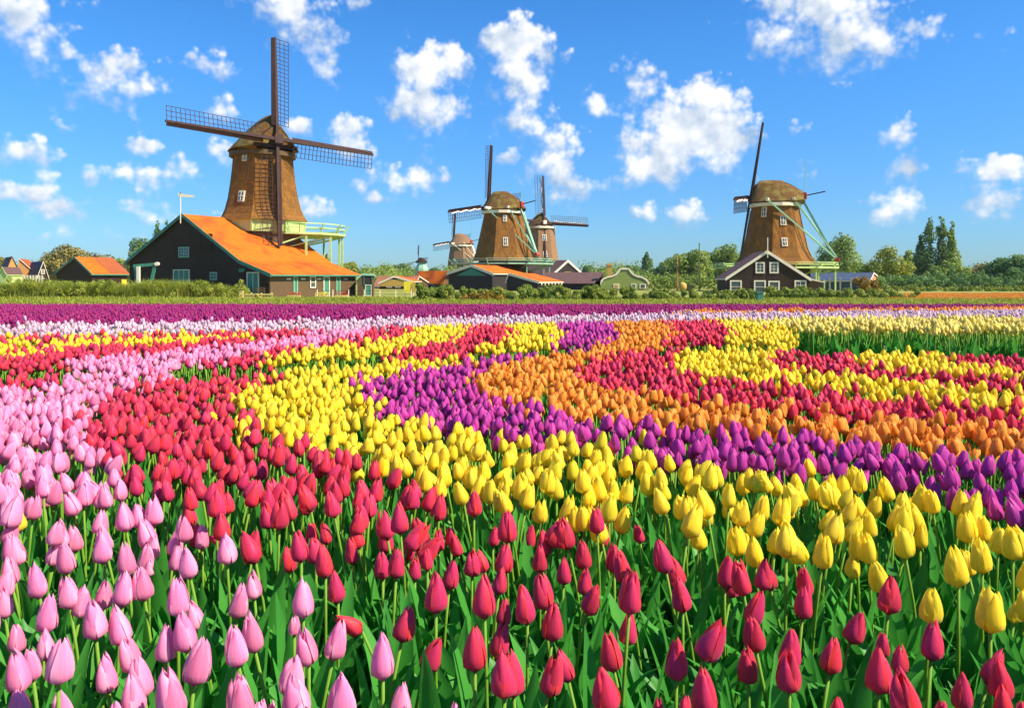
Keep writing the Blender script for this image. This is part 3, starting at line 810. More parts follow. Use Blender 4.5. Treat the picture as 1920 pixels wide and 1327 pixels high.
def scatter(name, pos, rot, scl, idx, plants):
    n = len(pos); me = bpy.data.meshes.new(name)
    me.vertices.add(n); me.vertices.foreach_set('co', np.asarray(pos, np.float32).ravel())
    a = me.attributes.new('rot', 'FLOAT_VECTOR', 'POINT'); a.data.foreach_set('vector', np.asarray(rot, np.float32).ravel())
    scl = np.asarray(scl, np.float32)
    if scl.ndim == 1: scl = np.repeat(scl[:, None], 3, 1)
    a = me.attributes.new('scl', 'FLOAT_VECTOR', 'POINT'); a.data.foreach_set('vector', scl.ravel())
    a = me.attributes.new('idx', 'INT', 'POINT'); a.data.foreach_set('value', np.asarray(idx, np.int32))
    me.update()
    o = obj(name, me)
    md = o.modifiers.new('plants', 'NODES'); md.node_group = SCAT
    for it in SCAT.interface.items_tree:
        if it.item_type == 'SOCKET' and it.in_out == 'INPUT' and it.name == 'Plants':
            md[it.identifier] = plants
    return o


def plant_mb(c, k, seed, lod, leaves=3, hs=1.0):
    """head 0, stem 1, leaf 2"""
    r_ = random.Random(seed); mb = MB(); bend = r_.choice([0, .02, .04, .06]); h = r_.uniform(.365, .40)
    az = r_.uniform(0, 6.28); nu, nv, ss, sn, ln = {0: (5, 6, 5, 5, 6), 1: (3, 4, 4, 3, 4), 2: (2, 3, 3, 2, 3)}[lod]
    Rz = Matrix.Rotation(az, 4, 'Z')
    big = hs * (1.0 if lod < 2 else 1.10)
    hd = head_mb(seed, r_.choice(OPEN[c]), nu, nv)
    tl = math.atan2(2 * bend, h) * .8 + r_.uniform(-.05, .14)
    mb.join(hd, Rz @ Matrix.Translation((bend, 0, h - .003)) @ Matrix.Rotation(tl, 4, 'Y') @ Matrix.Diagonal((big * r_.uniform(.92, 1.14), big * r_.uniform(.92, 1.14), big * r_.uniform(.86, 1.04), 1)), 0)
    mb.join(stem_mb(h, bend, sn, ss), Rz, 1)
    for q in range(leaves):
        s_ = list(r_.choice(LEAF_SPECS)); s_[0] *= r_.uniform(.8, 1.1)
        mb.join(leaf_mb(*s_, nv=ln), Matrix.Rotation(az + q * 6.28 / leaves + r_.uniform(-.5, .5), 4, 'Z'), 2)
    return mb


def clump_mb(c, seed, n=7, rad=.13, lod=2):
    r_ = random.Random(seed); mb = MB(); placed = []
    for q in range(n):
        for _ in range(30):
            a, d = r_.uniform(0, 6.28), rad * math.sqrt(r_.random()); p = (d * math.cos(a), d * math.sin(a))
            if all((p[0] - b[0]) ** 2 + (p[1] - b[1]) ** 2 > (.0016 if n > 9 else .0030) for b in placed): break
        placed.append(p)
        mb.join(plant_mb(c, q, seed * 31 + q, lod, 2, .60 if c in ('plum', 'lilac') else .74), Matrix.Translation((p[0], p[1], r_.uniform(-.015, .015))) @ Matrix.Scale(r_.uniform(.95, 1.05), 4))
    return mb


BEDS = {  # name, label, category
    'pink': ('pink_tulip_bed', 'pale pink tulips massed in the sweeping bed farther back', 'tulip bed'),
    'crimson': ('crimson_tulip_bed', 'crimson red tulips massed in the curving bands farther back', 'tulip bed'),
    'yellow': ('yellow_tulip_bed', 'bright yellow tulips massed in the curving bands farther back', 'tulip bed'),
    'purple': ('purple_tulip_bed', 'magenta purple tulips massed between the yellow and orange bands', 'tulip bed'),
    'orange': ('orange_tulip_bed', 'orange tulips massed between the purple and crimson bands', 'tulip bed'),
    'plum': ('plum_tulip_strip', 'dark plum purple flower strip along the far end of the field', 'tulip strip'),
    'lilac': ('lilac_tulip_strip', 'pale lilac white flower strip in front of the plum one', 'tulip strip'),
    'cream': ('cream_yellow_tulip_strip', 'cream yellow tulip strip above a wall of green leaves', 'tulip strip'),
}
for c in BEDS:
    mats = [PET[c], STEM, LEAF]
    if c in NEAR_COL:
        BEDS[c] += (plant_set(c + '_near', [plant_mb(c, k, 100 + k, 0, 3, .84).mesh('plant', mats, True) for k in range(9)]),
                    plant_set(c + '_mid', [plant_mb(c, k, 200 + k, 1, 3 if k % 3 == 0 else 2, .73).mesh('plant', mats, True) for k in range(10)]))
    else:
        BEDS[c] += (None, None)
    BEDS[c] += (plant_set(c + '_far', [clump_mb(c, 300 + k, 8 if c in ('plum', 'lilac') else 6).mesh('plants', mats, True) for k in range(5)]),)

# near and middle field: plant by plant
x_, y_ = hex_points(-8.0, 8.0, 0.92, 8.0, .051, .42)
keep = (np.abs(x_) < .655 * y_ + 2.4) & (rng.random(len(x_)) < np.interp(y_, [1.5, 2.0, 2.5, 3.2, 4.5], [.23, .30, .50, .84, 1.0]))
x_, y_ = x_[keep], y_[keep]
col_, px_, py_ = bed_colour(x_, y_)
# the front rows stand where they were read from the photograph
py_ = row_of(y_)
inframe = (py_ > 1003) & (py_ < 1352) & (px_ > -25) & (px_ < 1945)
keep = ~inframe & (col_ != 0)
x_, y_, col_, px_, py_ = [a[keep] for a in (x_, y_, col_, px_, py_)]
dz = rng.normal(0, 1, len(x_)) * np.interp(y_, [2, 3.2, 5], [.022, .016, .010])
far_s = np.interp(y_, [1.9, 2.6, 3.6, 7], [.95, .84, .74, .70])     # the flowers bred for the inner bands are smaller
stray = rng.random(len(x_)) < .002
col_[stray & (col_ <= 5)] = rng.choice([CI['pink'], CI['crimson'], CI['yellow']], int((stray & (col_ <= 5)).sum()))
# a few strays across the borders
LIM = {'pink': 140, 'crimson': 230, 'yellow': 170, 'purple': 70, 'orange': 45}
visible = (px_ > 5) & (px_ < 1915) & (py_ > 790) & (py_ < 1003)
order = np.argsort(-py_)
single = np.zeros(len(x_), bool)
for i in order:
    if not visible[i]: continue
    c = COLS[col_[i]]
    if c not in LIM or CNT[c] >= LIM[c]: continue
    CNT[c] += 1; single[i] = True
    lb, gp = zone_label(c, py_[i])
    tulip(c, float(x_[i]), float(y_[i]), float(ground(y_[i])) + HEAD + float(dz[i]), float(rng.uniform(.86, 1.12) * far_s[i]), float(rng.normal(0, 13)), int(i % 4), bool(py_[i] > 905), lb, gp)

fx, fy = hex_points(-16.5, 16.5, 8.0, 20.2, .175, .38)
keep = (np.abs(fx) < .655 * fy + 2.8)
fx, fy = fx[keep], fy[keep]
fcol, fpx, fpy = bed_colour(fx, fy)

for c, (nm, lb, cat, near, mid, far) in BEDS.items():
    ids = (col_ == CI[c]) & ~single
    pos = np.c_[x_[ids], y_[ids], ground(y_[ids]) + dz[ids] * .8 - .01]
    n = len(pos)
    # all three sizes of stand go into one plant set for one object
    allset = bpy.data.collections.new(c + '_plants'); k = 0; base = {}
    for key, s_ in (('n', near), ('m', mid), ('f', far)):
        base[key] = (k, len(s_.objects) if s_ else 0)
        if s_:
            for o in s_.objects:
                o.name = '%s_plant_%02d' % (c, k); allset.objects.link(o); k += 1
    if near is None:
        base['n'] = base['m'] = base['f']
    if near is None and n:      # strips without single plants: thin out, a clump stands for several
        sel = rng.random(n) < .12; pos = pos[sel]; n = len(pos)
    idx = np.where(pos[:, 1] < 3.2 + rng.normal(0, .4, n), base['n'][0] + rng.integers(0, max(1, base['n'][1]), n), base['m'][0] + rng.integers(0, max(1, base['m'][1]), n)) if n else np.zeros(0, int)
    rot = np.c_[rng.normal(0, .085, n), rng.normal(0, .085, n), rng.uniform(0, 6.28, n)]
    scl = rng.uniform(.95, 1.05, n)
    ids = fcol == CI[c]; m_ = ids.sum()
    pos = np.r_[pos, np.c_[fx[ids], fy[ids], ground(fy[ids]) - .01]]
    idx = np.r_[idx, base['f'][0] + rng.integers(0, base['f'][1], m_)]
    rot = np.r_[rot, np.c_[np.zeros(m_), np.zeros(m_), rng.uniform(0, 6.28, m_)]]
    scl = np.r_[scl, rng.uniform(.95, 1.06, m_)]
    if len(pos):
        tag(scatter(nm, pos, rot, scl, idx, allset), lb, cat, kind='stuff')

# leaves between the stems of the nearer rows
lx, ly = hex_points(-5.4, 5.4, .95, 4.2, .085, .45)
keep = np.abs(lx) < .655 * ly + 2.4
lx, ly = lx[keep], ly[keep]


def tuft_mb(seed, n=4):
    r_ = random.Random(seed); mb = MB()
    for q in range(n):
        s_ = list(r_.choice(LEAF_SPECS)); s_[0] *= r_.uniform(.75, 1.05); s_[2] += r_.uniform(-.1, .2)
        mb.join(leaf_mb(*s_, nv=6), Matrix.Rotation(q * 6.28 / n + r_.uniform(-.6, .6), 4, 'Z') @ Matrix.Translation((r_.uniform(0, .02), 0, 0)))
    return mb


tufts = plant_set('leaf_tuft', [tuft_mb(40 + k).mesh('leaves', LEAF, True) for k in range(6)])
n = len(lx)
tag(scatter('tulip_leaves', np.c_[lx, ly, ground(ly) - .005], np.c_[np.zeros(n), np.zeros(n), rng.uniform(0, 6.28, n)], rng.uniform(.8, 1.08, n), rng.integers(0, 6, n), tufts),
    'green tulip leaves crowding between the stems of the front rows', 'leaves', kind='stuff')

# ------------------------------------------------------------------ buildings
def ray(px, py): return Vector(((px - CX) / F, 1.0, (HY - py) / F))


class House:
    """gabled building; local x along the front gable wall, y back along the ridge, z up; origin at the front gable's centre"""

    def __init__(s, name, label, cat, corner_px, Y, theta, left_px, group=None):
        K = Vector((X_at(corner_px, Y), Y, 0)); co, si = math.cos(theta), math.sin(theta)
        k = (left_px - CX) / F
        W = (k * Y - K.x) / (-co - k * si)
        s.W = W; s.theta = theta
        s.root = empty(name, (K.x - co * W / 2, K.y + si * W / 2, 0), -theta)
        tag(s.root, label, cat, group)
        s.M = Matrix.Translation(s.root.location) @ Matrix.Rotation(-theta, 4, 'Z'); s.I = s.M.inverted()
        s.o = s.I @ Vector((0, 0, CZ))

    def front(s, px, py):        # photo point -> (x, z) on the gable wall
        d = s.I.to_3x3() @ ray(px, py); t = -s.o.y / d.y; p = s.o + d * t
        return p.x, p.z

    def side(s, px, py, x):      # photo point -> (y, z) on the wall at local x
        d = s.I.to_3x3() @ ray(px, py); t = (x - s.o.x) / d.x; p = s.o + d * t
        return p.y, p.z

    def shell(s, prof, L, wall, roof, trim, front_wall=None, over=.35, thick=.14, board=.24, sides=True, roofs=None):
        s.prof = prof; s.L = L
        n = len(prof); xl, xr = prof[0][0], prof[-1][0]
        # walls, one board each
        base = [(xl, 0), (xr, 0)]
        mb = MB(); pts = [(xl, 0, -.3)] + [(x, 0, z) for x, z in prof] + [(xr, 0, -.3)]
        pts2 = [(x, .12, z) for x, _, z in pts]; m_ = len(pts)
        mb.add(pts + pts2, [tuple(range(m_ - 1, -1, -1)), tuple(range(m_, 2 * m_))] + [(i, (i + 1) % m_, m_ + (i + 1) % m_, m_ + i) for i in range(m_)])
        mb.build('gable_wall', front_wall or wall, s.root)
        mb = MB(); p3 = [(x, L - .12, z) for x, _, z in pts]; p4 = [(x, L, z) for x, _, z in pts]
        mb.add(p3 + p4, [tuple(range(m_ - 1, -1, -1)), tuple(range(m_, 2 * m_))] + [(i, (i + 1) % m_, m_ + (i + 1) % m_, m_ + i) for i in range(m_)])
        mb.build('gable_wall', wall, s.root)
        for x, z in (prof[0], prof[-1]):
            sg = -1 if x < 0 else 1
            MB().box((x - sg * .06, L / 2, (z - .3) / 2), (.12, L - .25, z + .3)).build('side_wall', wall, s.root)
        # roof slopes
        ia = max(range(n), key=lambda i: prof[i][1])
        for side_, idx in (('l', list(range(0, ia + 1))), ('r', list(range(ia, n)))):
            rows0 = []
            pr = [prof[i] for i in idx]
            # eave overhang
            if side_ == 'l':
                a, b = pr[0], pr[1]; d = ((a[0] - b[0]), (a[1] - b[1])); ln = math.hypot(*d); pr[0] = (a[0] + d[0] / ln * over, a[1] + d[1] / ln * over)
            else:
                a, b = pr[-1], pr[-2]; d = ((a[0] - b[0]), (a[1] - b[1])); ln = math.hypot(*d); pr[-1] = (a[0] + d[0] / ln * over, a[1] + d[1] / ln * over)
            mb = MB(); k = len(pr)
            y0, y1 = -over * .6, L + over * .6
            lo = .02; top = [(x, y, z + thick) for y in (y0, y1) for x, z in pr]; bot = [(x, y, z + lo) for y in (y0, y1) for x, z in pr]
            fs = []
            for i in range(k - 1):
                fs.append((i, i + 1, k + i + 1, k + i)); fs.append((2 * k + k + i, 2 * k + k + i + 1, 2 * k + i + 1, 2 * k + i))
                fs.append((2 * k + i, 2 * k + i + 1, i + 1, i)); fs.append((k + i, k + i + 1, 3 * k + i + 1, 3 * k + i))
            fs.append((0, k, 3 * k, 2 * k)); fs.append((k - 1, 2 * k + k - 1, 3 * k + k - 1, 2 * k - 1))
            mb.add(top + bot, fs)
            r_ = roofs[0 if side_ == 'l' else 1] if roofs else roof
            mb.build('roof', r_, s.root)
            if trim:
                for y in (y0 - .03,):
                    mb = MB()
                    for i in range(k - 1):
                        p, q = pr[i], pr[i + 1]
                        mb.add([(p[0], y, p[1] + thick + .05), (q[0], y, q[1] + thick + .05), (q[0], y, q[1] + thick + .05 - board), (p[0], y, p[1] + thick + .05 - board),
                                (p[0], y + .06, p[1] + thick + .05), (q[0], y + .06, q[1] + thick + .05), (q[0], y + .06, q[1] + thick + .05 - board), (p[0], y + .06, p[1] + thick + .05 - board)],
                               [(0, 1, 2, 3), (7, 6, 5, 4), (4, 5, 1, 0), (3, 2, 6, 7), (0, 3, 7, 4), (1, 5, 6, 2)])
                    mb.build('barge_board', trim, s.root)
                e = pr[0] if side_ == 'l' else pr[-1]
                MB().box((e[0], L / 2, e[1] + .02), (.10, L + over, .14)).build('gutter', trim, s.root)
        return s

    def opening(s, name, p0, p1, frame, fill, side=None, bars=(1, 1), fw=.09, label=None):
        """window or door with frame, pane and glazing bars; p0, p1 opposite corners in wall coordinates"""
        (a0, z0), (a1, z1) = p0, p1
        a0, a1 = min(a0, a1), max(a0, a1); z0, z1 = min(z0, z1), max(z0, z1)

        def pt(a, d, z):
            return (a, -d, z) if side is None else (side + (d if side > 0 else -d), a, z)

        def slab(mb, a, b, c, d, lo, hi):
            P = [pt(a, lo, c), pt(b, lo, c), pt(b, lo, d), pt(a, lo, d), pt(a, hi, c), pt(b, hi, c), pt(b, hi, d), pt(a, hi, d)]
            mb.add(P, [(0, 1, 2, 3), (7, 6, 5, 4), (4, 5, 1, 0), (3, 2, 6, 7), (0, 3, 7, 4), (1, 5, 6, 2)])
        mb = MB()
        slab(mb, a0 - fw, a0, z0 - fw, z1 + fw, .003, .09); slab(mb, a1, a1 + fw, z0 - fw, z1 + fw, .003, .09)
        slab(mb, a0, a1, z1, z1 + fw, .003, .085); slab(mb, a0, a1, z0 - fw, z0, .003, .085)
        o = mb.build(name, frame, s.root)
        if label: o['label'] = label
        mb = MB(); slab(mb, a0, a1, z0, z1, .005, .03); mb.build('pane' if fill is GLASS else 'panel', fill, o)
        if bars != (1, 1):
            mb = MB()
            for i in range(1, bars[0]):
                a = a0 + (a1 - a0) * i / bars[0]; slab(mb, a - .025, a + .025, z0, z1, .03, .06)
            for i in range(1, bars[1]):
                z = z0 + (z1 - z0) * i / bars[1]; slab(mb, a0, a1, z - .025, z + .025, .031, .058)
            mb.build('glazing_bar', frame, o)
        return o


# --- the big barn under the near mill
TH = R_(28)
B = House('mill_barn', 'large black barn with long orange tiled roof below the tallest windmill', 'barn', 505, 72.0, TH, 243)
LB = abs(((667 - CX) / F * 72.0 - X_at(505, 72.0)) / (math.sin(TH) - (667 - CX) / F * math.cos(TH)))
xr = B.W / 2
zr = B.front(505, 514)[1]
prof = [B.front(243, 490), B.front(345, 404), B.front(452, 491), (xr, zr)]
prof[0] = (-B.W / 2, prof[0][1])
B.shell(prof, LB, WOOD_BR, TILE_OR, GREEN_P, front_wall=WOOD_DK, over=.45, board=.34)
for (p0, p1, bars) in (((337, 465), (354, 481), (2, 3)), ((396, 512), (406, 523), (2, 2))):
    B.opening('window', B.front(*p0), B.front(*p1), MINT, GLASS, bars=bars)
B.opening('door', B.front(327, 507), B.front(355, 553), WHITE_P, GREEN_P, bars=(3, 1), label='wide green double door with white frame')
B.opening('door', B.front(465, 512), B.front(485, 550), WHITE_P, GREEN_P, bars=(2, 1))
B.opening('wall_hatch', B.front(378, 440), B.front(398, 468), WOOD_DK, WOOD_DK, fw=.06)
MB().box((*[B.front(454, 507)[0], -.06], B.front(454, 507)[1]), (.7, .06, .3)).build('sign_board', GREEN_P, B.root)
for (a, b, c, d, f) in ((551, 556, 520, 553, MINT), (582, 590, 520, 538, WHITE_P), (607, 616, 520, 556, WHITE_P), (631, 636, 520, 554, MINT)):
    B.opening('door' if d > 540 else 'window', B.side(a, c, xr), B.side(b, d, xr), f, GREEN_P if d > 540 else GLASS, side=xr, fw=.1, bars=(1, 1) if d > 540 else (1, 2))
for a in (541, 568, 598, 648):
    y, z = B.side(a, 523, xr); MB().box((xr + .04, y, z), (.06, .55, .14)).build('vent_board', WHITE_P, B.root)
ax, az_ = B.front(345, 402)
MB().tube([(ax, -.4, az_ - .9), (ax, -.4, az_ + 1.9)], .05, 6).build('finial_pole', WHITE_P, B.root)
# weather vane
v0 = B.M @ Vector((ax, -.4, az_ + 1.55))
vane = empty('weather_vane', v0); tag(vane, 'small white weather vane on a pole above the black barn gable', 'weather vane')
MB().tube([(0, 0, .0), (0, 0, .55)], .035, 6).build('spindle', SAILWOOD, vane)
MB().add([(-.2, -.02, .1), (1.3, -.02, .05), (1.3, -.02, .24), (.1, -.02, .42), (-.2, -.02, .5), (-.2, .02, .1), (1.3, .02, .05), (1.3, .02, .24), (.1, .02, .42), (-.2, .02, .5)],
         [(0, 1, 2, 3, 4), (9, 8, 7, 6, 5), (0, 5, 6, 1), (1, 6, 7, 2), (2, 7, 8, 3), (3, 8, 9, 4), (4, 9, 5, 0)]).build('vane_blade', WHITE_P, vane)
# green log crane beside the barn
cr = empty('log_crane', (X_at(262, 74), 74, 0)); tag(cr, 'green timber log crane frame with white post at the barn corner', 'crane')
k = 74 / F
MB().bar((-.35, 0, 0), (-.35, 0, Z_at(498, 74)), .22).build('post', GREEN_P, cr)
MB().bar((0.0, -.25, 0), (0.0, -.25, Z_at(500, 74)), .26).build('post', WHITE_P, cr)
MB().bar((-.55, 0, Z_at(499, 74)), (1.65, 0, Z_at(495, 74)), .24, .28).build('beam', GREEN_P, cr)
MB().bar((1.45, 0, Z_at(496, 74)), (.75, 0, 0), .24).build('brace', GREEN_P, cr)
MB().tube([(1.62, -.2, Z_at(495, 74)), (1.62, .2, Z_at(495, 74))], .18, 10).build('wheel', WHITE_P, cr)

# --- small barn to its left
S = House('small_barn', 'small black barn with half orange, half brown tiled roof behind the reeds', 'barn', 172, 92.0, R_(30), 106)
Ls = abs(((238 - CX) / F * 92.0 - X_at(172, 92.0)) / (math.sin(R_(30)) - (238 - CX) / F * math.cos(R_(30))))
sx = S.W / 2
S.shell([(-sx, S.front(106, 513)[1]), S.front(142, 484), (sx, S.front(172, 513)[1])], Ls, WOOD_DK, TILE_OR, GREEN_P, over=.3)
# brown tiling over the far half of the slope
a, b = S.prof[1], S.prof[2]; d = Vector((b[0] - a[0], 0, b[1] - a[1]))
mb = MB(); th = .17
P = [(a[0], Ls * .50, a[1] + th), (b[0] + d.x * .07, Ls * .50, b[1] + d.z * .07 + th), (b[0] + d.x * .07, Ls + .2, b[1] + d.z * .07 + th), (a[0], Ls + .2, a[1] + th)]
P += [(x, y, z - .05) for x, y, z in P]
mb.add(P, [(0, 1, 2, 3), (7, 6, 5, 4), (0, 4, 5, 1), (1, 5, 6, 2), (2, 6, 7, 3), (3, 7, 4, 0)]).build('roof', TILE_BR, S.root)['label'] = 'brown tiled far half of the roof'
S.opening('door', (Ls * .85, .1), (Ls * .97, 1.6), YELLOW_P, YELLOW_P, side=sx, fw=.05)

# --- village houses at the far left
def cottage(name, label, cpx, Y, th, lpx, eave_l, apex, eave_r, right_px, wall, roof, trim, front=None, group='houses beyond the reeds', over=.25, board=.2, length=None, roofs=None):
    h = House(name, label, 'house', cpx, Y, th, lpx, group)
    if length is None:
        kk = (right_px - CX) / F; K = X_at(cpx, Y)
        length = abs((kk * Y - K) / (math.sin(th) - kk * math.cos(th)))
    w = h.W / 2
    ap = h.front(*apex)
    h.shell([(-w, h.front(lpx, eave_l)[1]), ap, (w, h.front(cpx, eave_r)[1])], length, wall, roof, trim, front_wall=front, over=over, board=board, roofs=roofs)
    return h


hA = cottage('village_house', 'orange brick gabled house with plum roof at the far photo edge', 34, 150, R_(-38), 14, 503, (23, 482), 503, 0, BRICK, TILE_PLUM, None, length=11)
hA.opening('window', hA.front(18.5, 511), hA.front(21, 515), WHITE_P, GLASS, fw=.08); hA.opening('window', hA.front(24, 511), hA.front(26.5, 515), WHITE_P, GLASS, fw=.08)
hB = cottage('village_house', 'brick house with brown hipped roof beside the orange brick gable', 56, 160, R_(-20), 35, 503, (36, 486), 503, 0, BRICK, TILE_BR, WHITE_P, length=8)
hC = cottage('village_house', 'dark house with white trimmed steep gable and slate blue roof', 91, 155, R_(-42), 70, 520, (81, 491), 520, 0, WOOD_DK, TILE_BLUE, WHITE_P, length=10, board=.3)
hC.opening('window', hC.front(78, 506), hC.front(83, 513), WHITE_P, GLASS, bars=(2, 2))
hD = cottage('village_house', 'low house with salmon roof between the steep gable and small barn', 90, 190, R_(-60), 84, 505, (87, 496), 505, 0, BRICK, TILE_SALMON, None, length=5.5)
hD2 = cottage('village_house', 'salmon roofed house showing behind the small barn', 240, 175, R_(-62), 234, 506, (237, 494), 506, 0, BRICK, TILE_SALMON, None, length=5)
hE = cottage('village_house', 'tiny lime green gable house at the very edge of the photo', 12, 140, R_(5), 0, 514, (5, 502), 514, 16, LIME_P, TILE_PLUM, LIME_P, length=4)
gf = empty('garden_fence', (X_at(53, 148), 148, 0)); tag(gf, 'cream garden fence in front of the brick house', 'fence')
for i in range(9):
    MB().box((-1.8 + i * .55, 0, 1.15), (.3, .06, 2.3)).build('board', WHITE_P, gf)
MB().box((.4, .06, 1.7), (5.2, .05, .16)).build('rail', WHITE_P, gf)

# --- green shed and low brown house right of the barn
G = House('green_shed', 'green trimmed shed with open dark front beside the barn end', 'shed', 700, 80, R_(-8), 670)
w = G.W / 2
G.shell([(-w, G.front(670, 524)[1]), (G.front(679, 516)[0], G.front(679, 516)[1]), (w, G.front(700, 516)[1] - .05)], 3.0, WOOD_BR, TILE_PLUM, MINT, over=.15, board=.2)
G.opening('doorway', (-.1, 1.2), (w - .15, 2.05), GREEN_P, WOOD_NAVY, fw=.06)
G.opening('door', (0.05, .1), (.55, 1.1), WHITE_P, GREEN_P, fw=.06)
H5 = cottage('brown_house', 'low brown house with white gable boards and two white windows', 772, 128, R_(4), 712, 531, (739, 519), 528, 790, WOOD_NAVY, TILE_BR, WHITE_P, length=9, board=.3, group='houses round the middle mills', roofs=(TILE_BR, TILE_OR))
H5.opening('window', H5.front(726, 533), H5.front(734, 538), WHITE_P, GLASS, bars=(2, 1)); H5.opening('window', H5.front(742, 533), H5.front(750, 538), WHITE_P, GLASS, bars=(2, 1))
MB().box((0, -.06, 1.0), (H5.W * .98, .08, 1.1)).build('ochre_plinth', OCHRE, H5.root)
H6 = cottage('red_roof_house', 'long rust orange roof with white verge sloping towards the hedge', 812, 138, R_(-58), 778, 536, (785, 519), 537, 0, WOOD_BR, TILE_SALMON, WHITE_P, length=9, group='houses round the middle mills')
H7 = cottage('orange_roof_house', 'orange roofed house left of the middle mill shed', 846, 150, R_(-60), 832, 531, (838, 509), 533, 0, WOOD_BR, TILE_OR, None, length=6.5, group='houses round the middle mills')
# yellow notice board with oval panel on legs
nb = empty('notice_board', (X_at(769, 78), 78, 0)); tag(nb, 'bright yellow box shaped notice board on two thin legs by the hedge', 'notice board')
MB().box((-.1, 0, Z_at(538, 78)), (.95, .5, 1.05)).build('board', YELLOW_P, nb)
mb = MB(); ring = [(.42 + .25 * math.cos(t), .5 * math.sin(t)) for t in [i * math.pi / 8 for i in range(16)]]
mb.add([(x, -.3, Z_at(538, 78) + z) for x, z in ring] + [(x, -.25, Z_at(538, 78) + z) for x, z in ring], [tuple(range(16)), tuple(range(31, 15, -1))] + [(i, 16 + i, 16 + (i + 1) % 16, (i + 1) % 16) for i in range(16)])
mb.build('oval_panel', OCHRE, nb)
for x in (-.5, .35): MB().bar((x, 0, 0), (x, 0, Z_at(548, 78)), .07).build('leg', WHITE_P, nb)

# --- sheds under the middle mill
M1 = cottage('mill_shed', 'blue black shed with white gable boards and orange roof under the middle mill', 923, 118, R_(24), 841, 512, (884, 498), 513, 1002, WOOD_NAVY, TILE_OR, WHITE_P, board=.42, group='sheds of the middle mill')
gx, gz = M1.front(884, 500)
MB().add([(gx - 2.6, -.04, gz - 1.35), (gx + 2.5, -.04, gz - 1.35), (gx, -.04, gz - .25), (gx - 2.6, -.003, gz - 1.35), (gx + 2.5, -.003, gz - 1.35), (gx, -.003, gz - .25)],
         [(0, 1, 2), (5, 4, 3), (0, 3, 4, 1), (1, 4, 5, 2), (2, 5, 3, 0)]).build('gable_panel', GREEN_P, M1.root)
M2 = House('mill_shed', 'lower lean-to shed with white verge and orange eaves at the middle mill', 'shed', 1008, 110, R_(26), 950, 'sheds of the middle mill')
w = M2.W / 2; kk = (1052 - CX) / F
L2 = abs((kk * 110 - X_at(1008, 110)) / (math.sin(R_(26)) - kk * math.cos(R_(26))))
M2.shell([(-w, M2.front(950, 514)[1] - .9), (-w + .4, M2.front(954, 514)[1]), (w, M2.front(1008, 529)[1])], L2, WOOD_NAVY, TILE_OR, WHITE_P, over=.3, board=.34)
for i in range(7):
    MB().box((w + .35, L2 * (i + .5) / 7, M2.prof[-1][1] - .22), (.06, .3, .34)).build('bracket', WHITE_P, M2.root)
# --- houses right of the middle mill
H8 = cottage('gabled_house', 'dark house with white edged pointed gable behind the middle mill', 1091, 148, R_(-34), 1034, 516, (1064, 489), 513, 0, WOOD_NAVY, TILE_PLUM, WHITE_P, length=11, board=.45, group='houses round the middle mills')
H8.opening('window', H8.front(1058, 510), H8.front(1070, 521), OCHRE, OCHRE, fw=.05)
H9 = cottage('long_house', 'long low house with dark plum tiled roof beside the bell gable', 1128, 124, R_(-64), 1112, 532, (1130, 512), 532, 0, WOOD_NAVY, TILE_PLUM, None, length=9.5, group='houses round the middle mills')
# bell gable
bg_ = empty('bell_gable_house', (X_at(1171, 118), 118, 0)); tag(bg_, 'olive green wooden house with curved bell gable edged in cream', 'house', 'houses round the middle mills')
k = 118 / F
outl = [(-45, 533), (-44, 528), (-40, 523), (-33, 520), (-24, 518), (-17, 515), (-11, 509), (-8, 504), (8, 504), (11, 509), (17, 515), (24, 518), (33, 520), (40, 524), (44, 529), (45, 533)]
ol = [(x * k, Z_at(y, 118)) for x, y in outl]
mb = MB(); n_ = len(ol) + 2
pp = [(ol[0][0], 0, -.3)] + [(x, 0, z) for x, z in ol] + [(ol[-1][0], 0, -.3)]
mb.add(pp + [(x, .25, z) for x, _, z in pp], [tuple(range(n_ - 1, -1, -1)), tuple(range(n_, 2 * n_))] + [(i, (i + 1) % n_, n_ + (i + 1) % n_, n_ + i) for i in range(n_)]).build('gable_wall', OLIVE, bg_)
mb = MB()
for i in range(len(ol) - 1):
    mb.bar((ol[i][0], -.06, ol[i][1]), (ol[i + 1][0], -.06, ol[i + 1][1]), .12, .24)
mb.build('gable_edging', WHITE_P, bg_)
rf = MB(); hw = 40 * k
rf.add([(-hw, .25, Z_at(531, 118)), (0, .25, Z_at(508, 118)), (hw, .25, Z_at(531, 118)), (-hw, 8, Z_at(531, 118)), (0, 8, Z_at(508, 118)), (hw, 8, Z_at(531, 118)),
        (-hw, .25, Z_at(533, 118)), (hw, .25, Z_at(533, 118)), (-hw, 8, Z_at(533, 118)), (hw, 8, Z_at(533, 118))], [(0, 1, 4, 3), (1, 2, 5, 4), (6, 8, 9, 7), (0, 3, 8, 6), (2, 7, 9, 5), (3, 4, 5, 9, 8)])
rf.build('roof', TILE_PLUM, bg_)
MB().box((0, 4.1, .8), (hw * 1.9, 7.6, 2.2)).build('wall', WOOD_BR, bg_)
for (a, b, f) in ((1150, 1161, 'c'), (1183, 1193, 'd'), (1199, 1211, 'd')):
    mb = MB(); x0, x1 = (a - 1171) * k, (b - 1171) * k; z0, z1 = Z_at(541, 118), Z_at(532, 118)
    mb.box(((x0 + x1) / 2, -.05, (z0 + z1) / 2), (x1 - x0, .08, z1 - z0))
    wn = mb.build('window', WHITE_P, bg_); MB().box(((x0 + x1) / 2, -.1, (z0 + z1) / 2), ((x1 - x0) * .62, .03, (z1 - z0) * .7)).build('pane', OCHRE if f == 'c' else GLASS, wn)
